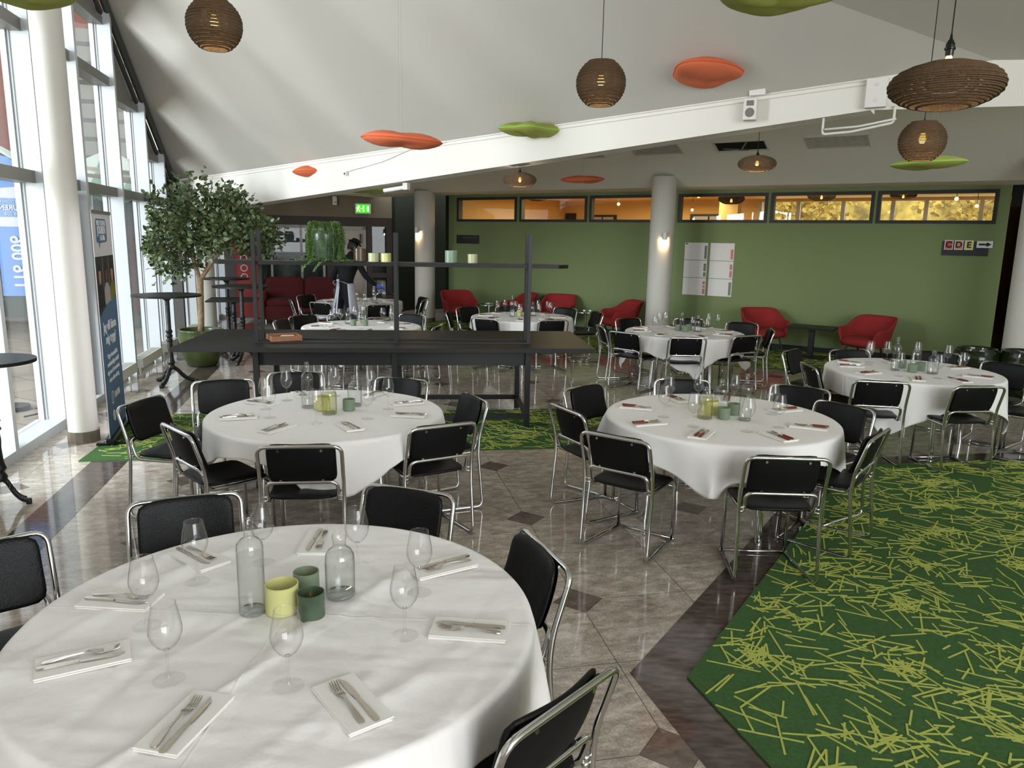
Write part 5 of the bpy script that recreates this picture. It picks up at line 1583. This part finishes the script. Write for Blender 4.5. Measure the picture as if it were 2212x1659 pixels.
# ceiling vents
VENT = [((3.68, 4.55), 2.02, 2.35), ((5.15, 6.0), 2.04, 2.39), ((6.6, 7.41), 2.03, 2.35), ((8.02, 8.88), 2.0, 2.36)]
for n_, ((s0, s1), d0, d1) in enumerate(VENT):
    lbl = ('slatted ceiling vent half covered by the beam', 'slatted ceiling vent above the notice sheets', 'open black ceiling vent showing ductwork', 'slatted ceiling vent beside the big pendant lamps')[n_]
    cs, cd = (s0+s1)/2, (d0+d1)/2
    p = WP(cs, cd); z = lowz(p.x, p.y)
    t = thing('ceiling_vent', lbl, 'ceiling vent', (p.x, p.y, z-.002), wrz, 'vents in the lower ceiling')
    tl = math.atan(.36)
    W_, D_ = s1-s0, d1-d0
    rt_ = Euler((tl, 0, 0))
    bm = B()
    for sy in (-1, 1): box(bm, (0, sy*(D_/2), -.008), (W_+.04, .025, .02))
    for sx in (-1, 1): box(bm, (sx*W_/2, 0, -.008), (.025, D_, .02))
    o = obj('frame', bm, 'ventwhite', t); o.rotation_euler = (-tl, 0, 0)
    bm = B(); box(bm, (0, 0, -.002), (W_, D_, .003)); o = obj('backing', bm, 'dark', t); o.rotation_euler = (-tl, 0, 0)
    bm = B()
    if n_ == 2:
        box(bm, (.05, 0, -.012), (.03, D_, .02), rz=.5); box(bm, (-.1, .1, -.01), (.4, .03, .02), rz=.2); mt = 'duct'
    else:
        for k in range(8): box(bm, (0, -D_/2+(k+.5)*D_/8, -.014), (W_, D_/8*.42, .008))
        mt = 'ventwhite'
    o = obj('slats', bm, mt, t); o.rotation_euler = (-tl, 0, 0)
# loudspeaker, junction box, panel box, pipes, light fitting, camera on the beam
p = BP(2.39, .08, 3.29)
t = thing('loudspeaker', 'small white loudspeaker mounted on the inclined beam', 'speaker', p, wrz+.2)
bm = B(); box(bm, (0, 0, 0), (.13, .12, .21), bevel=.01); obj('cabinet', bm, 'white', t)
bm = B(); cyl(bm, (0, -.062, -.035), (0, -.056, -.035), .045, n=24); box(bm, (0, -.061, .055), (.07, .004, .05)); obj('grille', bm, 'greyalu', t)
bm = B(); cyl(bm, (0, .05, 0), (0, .09, .02), .012, n=8); obj('bracket', bm, 'white', t)
o = obj('junction_box', (lambda b_: (box(b_, (0, 0, 0), (.16, .05, .06), bevel=.006), b_)[1])(B()), 'white', None, loc=BP(2.43, .03, 3.46), rot=wrz)
tag(o, 'white junction box at the beam top above the loudspeaker', 'junction box')
t = thing('panel_box', 'tall white box fixed near the beam end, above the pipes', 'box', BP(3.36, .05, 3.36), wrz)
bm = B(); box(bm, (0, 0, 0), (.18, .08, .26), bevel=.006); obj('case', bm, 'white', t)
bm = B(); 
for z in (-.07, .07): cyl(bm, (0, -.045, z), (0, -.04, z), .016, n=12)
obj('knob', bm, 'ventwhite', t)
bm = B()
tube(bm, smooth_path([BP(2.98, .03, 3.17), BP(2.98, .03, 3.02), BP(3.2, .03, 3.03), BP(3.5, .03, 3.09), BP(3.5, .03, 3.24)], .03), .012, n=8)
tube(bm, smooth_path([BP(3.0, .06, 3.06), BP(3.25, .06, 3.07), BP(3.52, .06, 3.12)], .03), .01, n=8)
tag(obj('conduit_pipe', bm, 'white', smooth=True), 'white bent conduit pipes under the beam end near the vents', 'pipe')
p = BP(-1.72, -.1, 2.60)
t = thing('light_fitting', 'white tube light fitting under the beam by the exit sign', 'light fitting', p, wrz)
bm = B(); cyl(bm, (-.2, 0, 0), (.2, 0, .04), .028, n=14); obj('diffuser', bm, 'white', t, smooth='auto')
bm = B(); box(bm, (.2, 0, .05), (.08, .06, .09)); obj('end_mount', bm, 'ventwhite', t)
t = thing('security_camera', 'tiny white camera on the beam below the white cable', 'camera', BP(-2.40, .03, 2.84), wrz)
bm = B(); box(bm, (0, 0, 0), (.05, .05, .06), bevel=.008); obj('body', bm, 'white', t)
bm = B(); cyl(bm, (0, -.03, -.005), (0, -.02, -.005), .014, n=12); obj('lens', bm, 'blackplastic', t)
bm = B(); tube(bm, smooth_path([BP(-2.37, .015, 2.87), BP(-1.8, .02, 2.98), BP(-1.35, .02, 3.14), BP(-.9, .01, zt(-.9)-.04)], .2), .006, n=6)
tag(obj('cable', bm, 'white', smooth=True), 'loose white cable sagging across the beam to the small camera', 'cable')

# notices and signs on the olive wall
names_ = [('top', 1.63), ('middle', 1.285), ('bottom', .94)]
for col_, s0 in enumerate((5.40, 5.92)):
    for nm, z in names_:
        p = WP(s0+.235, .006, z+.165)
        t = thing('notice_sheet', '%s printed timetable sheet in the column %s the white column' % (nm, 'next to' if col_ == 0 else 'farther from'), 'notice sheet', p, wrz, 'timetable sheets on the olive wall')
        bm = B(); box(bm, (0, 0, 0), (.47, .002, .335)); obj('paper', bm, 'white', t)
        bm = B()
        rgp = random.Random(col_*7+int(z*10))
        for k in range(13):
            box(bm, (-.02, -.0014, .115-k*.021), (.38, .0005, .0035))
        for xx in (-.15, -.08, .02, .1): box(bm, (xx, -.0015, -.01), (.018, .0005, .25))
        obj('printed_rows', bm, 'banner', t)
        bm = B()
        for k in range(12):
            if rgp.random() < .8: box(bm, (.195, -.0016, .10-k*.021), (.05, .0005, .017))
        obj('coloured_column', bm, 'cardred' if (int(z*10)+col_) % 2 else 'signtext', t)
        if nm == 'top' and col_ == 0:
            bm = B(); box(bm, (-.2, -.0018, .145), (.05, .0005, .03)); obj('logo_block', bm, 'bannerblue', t)
t = thing('room_sign', 'dark sign with red C, orange D, yellow E cards and arrow', 'sign', WP(10.2, .012, 1.95), wrz)
bm = B(); box(bm, (0, 0, 0), (.66, .012, .235)); obj('plate', bm, 'signdark', t)
for i, (ch_, mt) in enumerate((('C', 'cardred'), ('D', 'cardor'), ('E', 'cardyel'))):
    x = -.235+i*.145
    bm = B(); box(bm, (x, -.008, .055), (.125, .003, .155)); c = obj('letter_card', bm, 'whiteprint', t)
    bm = B(); box(bm, (x, -.0105, .055), (.105, .002, .135)); obj('card_colour', bm, mt, c)
    text_mesh(ch_, .135, 'inkblack', c, (x, -.0135, .055), R90, bold=.004)
bm = B(); box(bm, (.275, -.008, .07), (.225, .003, .11)); c = obj('arrow_card', bm, 'whiteprint', t)
bm = B(); 
a = [(.19, .055), (.30, .055), (.30, .03), (.37, .07), (.30, .11), (.30, .085), (.19, .085)]
f = [bm.verts.new((x, -.0105, z)) for x, z in a]; bm.faces.new(f); obj('arrow', bm, 'inkblack', c)
t = thing('room_sign', 'dark narrow sign with dim lettering beside the recess column', 'sign', WP(.07, .012, 1.94), wrz)
bm = B(); box(bm, (0, 0, 0), (.65, .012, .2)); obj('plate', bm, 'signdark', t)
text_mesh('Hörsalen 4,5', .075, 'signtext', t, (.06, -.008, .045), R90); text_mesh('+', .09, 'signtext', t, (-.26, -.008, .045), R90)
# exit sign + detector on the brown wall
t = thing('exit_sign', 'lit green running-man exit sign on the taupe wall', 'exit sign', EP(3.53, .1, 2.66), math.atan2(ED.y, ED.x))
bm = B(); box(bm, (0, .03, 0), (.40, .08, .26), bevel=.01); obj('housing', bm, 'ventwhite', t)
bm = B(); box(bm, (0, -.013, 0), (.34, .006, .2)); obj('sign_face', bm, 'greensign', t)
bm = B()
box(bm, (.01, -.018, 0), (.03, .003, .15)); box(bm, (.12, -.018, 0), (.05, .003, .13)); 
cyl(bm, (-.12, -.019, .06), (-.12, -.016, .06), .018, n=12); box(bm, (-.12, -.018, .01), (.04, .003, .07), rot=Euler((0, .4, 0))); box(bm, (-.145, -.018, -.045), (.02, .003, .07), rot=Euler((0, .6, 0))); box(bm, (-.095, -.018, -.045), (.02, .003, .07), rot=Euler((0, -.5, 0))); box(bm, (-.13, -.018, .03), (.11, .003, .016), rot=Euler((0, -.5, 0)))
box(bm, (-.04, -.018, 0), (.05, .003, .02))
obj('pictogram', bm, 'whitesign', t)
t = thing('motion_detector', 'white motion detector on the taupe wall beside the exit sign', 'detector', EP(2.83, .05, 2.84), math.atan2(ED.y, ED.x))
bm = B(); box(bm, (0, 0, 0), (.11, .09, .22), bevel=.015); obj('housing', bm, 'ventwhite', t)
bm = B(); cyl(bm, (.015, -.05, -.04), (.015, -.043, -.04), .022, n=14); obj('lens', bm, 'greyalu', t)
# red roll-up by the sofa
t = thing('rollup_banner', 'red roll-up banner with white ring marks behind the sofa arm', 'banner', (-6.15, 17.4, 0), D(12))
bm = B(); box(bm, (0, 0, .9), (.5, .006, 1.7)); obj('sheet', bm, 'redposter', t)
bm = B(); box(bm, (0, 0, .03), (.55, .1, .06)); obj('base', bm, 'greyalu', t)
bm = B()
for z in (1.2, 1.0, 1.42): tube(bm, [(-.05+.07*math.cos(2*PI*k/20), -.006, z+.07*math.sin(2*PI*k/20)) for k in range(20)], .007, n=4, closed=True)
obj('ring_marks', bm, 'whiteprint', t)

# ================================================================ PERSON IN THE APRON
def skin_body(name, pts, edges_, root, mat, parent, lv=2):
    me = bpy.data.meshes.new(name)
    me.from_pydata([p[:3] for p in pts], edges_, [])
    o = bpy.data.objects.new(name, me); COL.objects.link(o); o.parent = parent
    me.materials.append(MT[mat])
    sk = o.modifiers.new('skin', 'SKIN'); sk.use_smooth_shade = True
    for i, p in enumerate(pts):
        r = p[3]; v = me.skin_vertices[0].data[i]
        v.radius = (r, r) if not isinstance(r, tuple) else r
        v.use_root = (i == root)
    sb = o.modifiers.new('sub', 'SUBSURF'); sb.levels = lv; sb.render_levels = lv
    return o
# local frame: person looks towards +y (away from the camera), right hand side is +x
pr = thing('person', 'person in black clothes and white apron bending over a laid table', 'person', (-2.93, 13.0, 0), D(-12))
P_ = [
 (0, 0, 1.02, .150),         # 0 pelvis
 (.01, .03, 1.18, .135), (.03, .08, 1.36, .150), (.05, .13, 1.52, .130), (.06, .17, 1.62, .062), (.07, .21, 1.72, .055),   # 1-5 spine to neck
 (.10, 0, .96, .105), (.11, .02, .52, .068), (.11, -.03, .09, .046), (.11, .10, .05, .038),      # 6-9 right leg
 (-.10, 0, .96, .105), (-.12, .03, .52, .068), (-.12, .0, .09, .046), (-.12, .13, .05, .038),    # 10-13 left leg
 (.21, .14, 1.52, .068), (.32, .20, 1.28, .052), (.44, .36, 1.12, .038),                         # 14-16 right arm
 (-.13, .13, 1.50, .068), (-.27, .12, 1.24, .052), (-.16, .30, 1.10, .038),                      # 17-19 left arm
]
E_ = [(0, 1), (1, 2), (2, 3), (3, 4), (4, 5), (0, 6), (6, 7), (7, 8), (8, 9), (0, 10), (10, 11), (11, 12), (12, 13), (3, 14), (14, 15), (15, 16), (3, 17), (17, 18), (18, 19)]
skin_body('body', P_, E_, 0, 'navy', pr)
# head with face (turned away), hair and cap
bm = B()
bmesh.ops.create_icosphere(bm, subdivisions=3, radius=1)
for v in bm.verts:
    x, y, z = v.co
    jaw = 1-.22*max(0, -z)
    v.co = Vector((x*.077*jaw, y*.095*jaw+(.012 if z < -.3 and y > 0 else 0), z*.115))
    if y > .85 and abs(z+.05) < .25: v.co.y += .018*(1-abs(x)*3 if abs(x) < .33 else 0)
for sx in (-1, 1):
    lathe_c = Matrix.Translation((sx*.078, -.005, -.01))
    r_ = bmesh.ops.create_icosphere(bm, subdivisions=1, radius=.022, matrix=lathe_c @ Matrix.Diagonal((.4, .8, 1.3, 1)))
hd = obj('head', bm, 'skin', pr, smooth=True, loc=(.085, .25, 1.795), rot=Euler((-.5, .05, -.75)))
bm = B()
for sx in (-1, 1): bmesh.ops.create_icosphere(bm, subdivisions=1, radius=.009, matrix=Matrix.Translation((sx*.03, .09, .012)))
obj('eyes', bm, 'hair', hd)
bm = B(); box(bm, (0, .092, -.05), (.04, .01, .008)); obj('mouth', bm, 'redfabric', hd)
bm = B(); bmesh.ops.create_icosphere(bm, subdivisions=3, radius=1)
bmesh.ops.delete(bm, geom=[v for v in bm.verts if v.co.y > .45 and v.co.z < .45 or v.co.z < -.75], context='VERTS')
for v in bm.verts: v.co = Vector((v.co.x*.086, v.co.y*.103-.004, v.co.z*.124))
obj('hair', bm, 'hair', hd, smooth=True)
bm = B(); lathe(bm, [(.13, .06), (.10, .075), (.085, .085), (.07, .125), (.03, .14), (0, .143)], 24); obj('cap', bm, 'navy', hd, smooth=True)
# right gloved hand with five fingers
def hand(parent, loc, rot, mat, name):
    pts = [(0, 0, 0, .028), (0, .045, 0, .036), (0, .085, 0, .036)]
    eds = [(0, 1), (1, 2)]
    for i, (dx, l) in enumerate(((-.030, .070), (-.010, .080), (.010, .076), (.029, .060))):
        b_ = len(pts)
        pts += [(dx, .105, 0, .0125), (dx*1.1, .105+l*.5, -.012, .011), (dx*1.1, .105+l*.85, -.04, .009)]
        eds += [(2, b_), (b_, b_+1), (b_+1, b_+2)]
    b_ = len(pts)
    pts += [(-.045, .05, -.01, .014), (-.065, .085, -.025, .012), (-.062, .115, -.04, .010)]
    eds += [(1, b_), (b_, b_+1), (b_+1, b_+2)]
    o = skin_body(name, pts, eds, 0, mat, parent)
    o.location = loc; o.rotation_euler = rot
    return o
hand(pr, (.45, .37, 1.115), Euler((-.25, 0, -.75)), 'glove', 'glove')
hand(pr, (-.155, .31, 1.095), Euler((-.3, 0, -.9)), 'glove', 'glove')
# apron: skirt panel wrapping front and right hip, bow and hanging ties at the back
bm = B()
rows = []
for j in range(9):
    z = 1.17-j*.085
    row = []
    for i in range(19):
        a = D(-48+i*(215/18))
        rx, ry = .175+.012*j, .165+.008*j
        rip = 1+.04*math.sin(i*1.9+j*.2)*(j/8)
        row.append(bm.verts.new((rx*math.cos(a)*rip, ry*math.sin(a)*rip+.01, z)))
    rows.append(row)
for A_, B_ in zip(rows, rows[1:]):
    for i in range(18): bm.faces.new((A_[i], A_[i+1], B_[i+1], B_[i]))
o = obj('apron', bm, 'apron', pr, smooth=True)
md = o.modifiers.new('t', 'SOLIDIFY'); md.thickness = .004
bm = B()
def ribbon(pts, w):
    pts = [Vector(p) for p in pts]
    rows = [(bm.verts.new(p+Vector((-w/2, 0, 0))), bm.verts.new(p+Vector((w/2, 0, 0))), bm.verts.new(p+Vector((w/2, .004, 0))), bm.verts.new(p+Vector((-w/2, .004, 0)))) for p in pts]
    for a, b_ in zip(rows, rows[1:]):
        for i in range(4): bm.faces.new((a[i], a[(i+1) % 4], b_[(i+1) % 4], b_[i]))
ribbon([(-.02, -.175, 1.21), (-.035, -.19, 1.1), (-.06, -.20, .95), (-.10, -.20, .78), (-.13, -.19, .62)], .035)
ribbon([(-.02, -.175, 1.21), (-.01, -.19, 1.1), (-.03, -.20, .92), (-.05, -.20, .76), (-.06, -.19, .66)], .028)
ribbon([(-.02, -.178, 1.215), (-.10, -.16, 1.22), (-.16, -.08, 1.17), (-.17, .02, 1.12)], .02)
ribbon([(-.02, -.178, 1.215), (.06, -.17, 1.20), (.12, -.13, 1.17), (.16, -.06, 1.14)], .03)
box(bm, (-.02, -.185, 1.225), (.05, .03, .045), bevel=.01)
obj('apron_ties', bm, 'apron', pr, smooth='auto')

# ================================================================ OUTSIDE
bm = B()
prism(bm, [(-45, -14), (-45, 45), GP(37, -.3).xy[:], GP(-22, -.3).xy[:]], -.16, -.02)
struct('ground_paving', bm, 'paving')
bm = B(); box(bm, (-26, 30.0, 5.5), (26, 9, 11.5)); struct('facade_terracotta', bm, 'terracotta')
bm = B(); box(bm, (-26, 25.3, 1.5), (26, .3, 3.2)); 
struct('facade_shop_front', bm, 'darkfacade')
bm = B()
for k in range(9): box(bm, (-37+k*3, 25.1, 1.5), (.25, .2, 3.2))
box(bm, (-26, 25.1, .35), (26, .2, .5)); struct('facade_shop_posts', bm, 'beigefacade')
bm = B(); box(bm, (-12.4, 29.0, 3.6), (5.0, 14, 7.6), rz=.25); struct('facade_slatted', bm, 'slats')
bm = B(); slab(bm, (-14.5, 21.6), (-7.3, 24.5), 0, 2.4, .3, 1); struct('facade_brick_low', bm, 'brick')
# red information boards seen through the far glazing
for n_, (x, y) in enumerate(((-7.2, 13.2), (-8.1, 15.6), (-8.6, 18.0))):
    t = thing('poster_board', 'red poster board outside, %s along the glass' % ('first', 'second', 'third')[n_], 'poster board', (x, y, 0), D(75), 'red poster boards outside')
    bm = B(); box(bm, (0, 0, 1.15), (1.0, .06, 1.9)); obj('board', bm, 'redposter', t)
    bm = B(); box(bm, (0, 0, .1), (.9, .3, .2)); obj('stand', bm, 'greyalu', t)
# market tents
def tent(x, y, s, h, label, rz):
    t = thing('market_tent', label, 'tent', (x, y, 0), rz, 'market tents outside the glass')
    bm = B()
    ap = Vector((0, 0, h+1.0))
    cs = [Vector((sx*s, sy*s, h)) for sx, sy in ((-1, -1), (1, -1), (1, 1), (-1, 1))]
    for i in range(4): poly(bm, [cs[i], cs[(i+1) % 4], ap])
    o = obj('roof_canvas', bm, 'tentstripe' if 'striped' in label else 'tent', t)
    md = o.modifiers.new('t', 'SOLIDIFY'); md.thickness = .01
    bm = B()
    for i in range(4):
        a, b_ = cs[i], cs[(i+1) % 4]
        N_ = 8
        for k in range(N_):
            p, q = a.lerp(b_, k/N_), a.lerp(b_, (k+1)/N_); m_ = (p+q)/2
            poly(bm, [p, q, q-Vector((0, 0, .22)), m_-Vector((0, 0, .32)), p-Vector((0, 0, .22))])
    o = obj('valance', bm, 'tentgreen', t); md = o.modifiers.new('t', 'SOLIDIFY'); md.thickness = .008
    bm = B(); poly(bm, [cs[2]-Vector((0, .02, .1)), cs[3]-Vector((0, .02, .1)), Vector((-s, s-.02, .05)), Vector((s, s-.02, .05))]); poly(bm, [cs[3]-Vector((0, 0, .1)), cs[0]-Vector((0, 0, .1)), Vector((-s, -s, .05)), Vector((-s, s, .05))])
    o = obj('side_wall', bm, 'tentwall', t); md = o.modifiers.new('t', 'SOLIDIFY'); md.thickness = .008
    for c in cs:
        bm = B(); cyl(bm, (c.x, c.y, 0), tuple(c), .03, n=10); obj('pole', bm, 'alu', t)
tent(-10.4, 15.2, 1.5, 2.75, 'white peaked market tent with green valance outside', .3)
tent(-9.7, 18.6, 1.5, 2.9, 'green striped market tent outside, behind the white one', .25)
# beach flag with mirrored phone number
t = thing('beach_flag', 'tall blue flag outside with mirrored white number', 'flag', (-5.22, 7.98, 0), D(18))
bm = B(); cyl(bm, (.17, 0, .0), (.17, 0, 1.0), .012, n=8); tube(bm, smooth_path([(.17, .02, 1.0), (.17, .02, 2.2), (.165, .02, 2.5), (.11, .02, 2.62), (-.1, .02, 2.75)], .3), .01, n=8); obj('pole', bm, 'blackmetal', t)
bm = B()
for k in range(4):
    a = PI/4+k*PI/2; tube(bm, [(.17, 0, .02), (.17+.3*math.cos(a), .3*math.sin(a), .012)], .01, n=6)
obj('cross_foot', bm, 'blackmetal', t)
def pl2(nm, pts, mt, y=0, th=.003):
    bm = B(); a = [bm.verts.new((x, y, z)) for x, z in pts]; b_ = [bm.verts.new((x, y+th, z)) for x, z in pts]
    bm.faces.new(a); bm.faces.new(b_[::-1])
    n = len(a)
    for i in range(n): bm.faces.new((a[i], a[(i+1) % n], b_[(i+1) % n], b_[i]))
    return obj(nm, bm, mt, t)
pl2('lower_cloth', [(-.17, 1.28), (.17, 1.28), (.17, 2.0), (-.17, 2.0)], 'flagblue')
pl2('white_cloth', [(-.17, 2.0), (.17, 2.0), (.17, 2.42), (-.17, 2.38)], 'flagwhite')
pl2('upper_cloth', [(-.17, 2.38), (.17, 2.42), (.155, 2.5), (.11, 2.6), (.0, 2.7), (-.17, 2.74)], 'flagblue')
pl2('speech_bubble', [(-.14, 2.10), (.09, 2.10), (.11, 2.06), (.12, 2.11), (.14, 2.13), (.14, 2.27), (.12, 2.29), (-.12, 2.29), (-.14, 2.27)], 'bannerblue', y=-.004)
o = text_mesh('116 006', .17, 'flagwhite', t, (-.0, -.006, 1.63), (PI/2, PI/2, 0), sx=-1.0, bold=.004)
o.scale = (1, -1, 1)
o.rotation_euler = (PI/2, -PI/2, 0)
o = text_mesh('JOUREN', .07, 'flagwhite', t, (0, -.008, 2.19), (PI/2, 0, 0), sx=-1.0, bold=.002)
o = text_mesh('BROTTSOFFER', .035, 'flagwhite', t, (0, -.008, 2.25), (PI/2, 0, 0), sx=-1.0)
o = text_mesh('116 006', .05, 'flagwhite', t, (0, -.008, 2.13), (PI/2, 0, 0), sx=-1.0)
t = thing('beach_flag', 'plain white flag outside, beside the blue one', 'flag', (-5.75, 8.15, 0), D(18))
bm = B(); cyl(bm, (.15, 0, 0), (.15, 0, 2.9), .012, n=8); obj('pole', bm, 'blackmetal', t)
bm = B(); cyl(bm, (.15, 0, 0), (.15, 0, .03), .18, n=16); obj('foot', bm, 'blackmetal', t)
pl2('cloth', [(-.2, 1.3), (.15, 1.28), (.15, 2.7), (0, 2.85), (-.2, 2.9)], 'flagwhite')
t = thing('bench', 'wooden bench outside behind the first window post', 'bench', (-7.3, 8.9, -.02), D(80))
bm = B(); box(bm, (0, 0, .43), (1.6, .42, .05), bevel=.005); obj('seat', bm, 'bench', t)
for sx in (-1, 1):
    bm = B(); box(bm, (sx*.65, 0, .2), (.08, .38, .41)); obj('leg', bm, 'bench', t)
# autumn trees beyond the back room windows
rg = random.Random(33)
for n_, (s, off) in enumerate(((5.2, -10.5), (10.4, -10.5), (16.2, -11))):
    p = WP(s, off)
    t = thing('autumn_tree', 'yellowing tree seen through the back room windows, %s from the middle column' % ('first', 'second', 'third', 'fourth', 'fifth')[n_], 'tree', (p.x, p.y, 0), 0, 'autumn trees behind the building')
    bm = B(); cyl(bm, (0, 0, 0), (0, 0, 2.2), .16, .1, n=10); obj('trunk', bm, 'bark', t)
    bm = B()
    for k in range(1500):
        v = Vector((rg.gauss(0, .85), rg.gauss(0, .6), rg.gauss(0, .8)))
        q = v+Vector((0, 0, 3.0))
        d = Vector((rg.gauss(0, 1), rg.gauss(0, 1), rg.gauss(0, 1))).normalized(); nr = d.orthogonal().normalized()
        leaflet(bm, q, d, nr, .2, .15)
    obj('foliage', bm, 'autumn', t)
bm = B(); slab(bm, WP(2, -16).xy, WP(22, -16).xy, -.1, 4.6, .3, 0); struct('hillside_behind_trees', bm, 'autumn')
# corridor contents
t = thing('shelf_unit', 'dark shelf with orange binders in the ochre corridor', 'shelf', WP(11.5, -2.75), wrz)
bm = B()
for z in (.1, .6, 1.1, 1.6, 2.1): box(bm, (0, 0, z), (.9, .3, .03))
for sx in (-1, 1): box(bm, (sx*.45, 0, 1.1), (.03, .3, 2.2))
obj('carcass', bm, 'brownwood', t)
tag(obj('coat', (lambda b_: (pad(b_, .45, .8, .16, lambda v: Vector((v.x, v.z, v.y+.95)), p=2.6), b_)[1])(B()), 'navy', None, smooth=True, loc=WP(11.15, -1.9), rot=wrz), 'dark coat hanging in the corridor behind the column', 'coat')
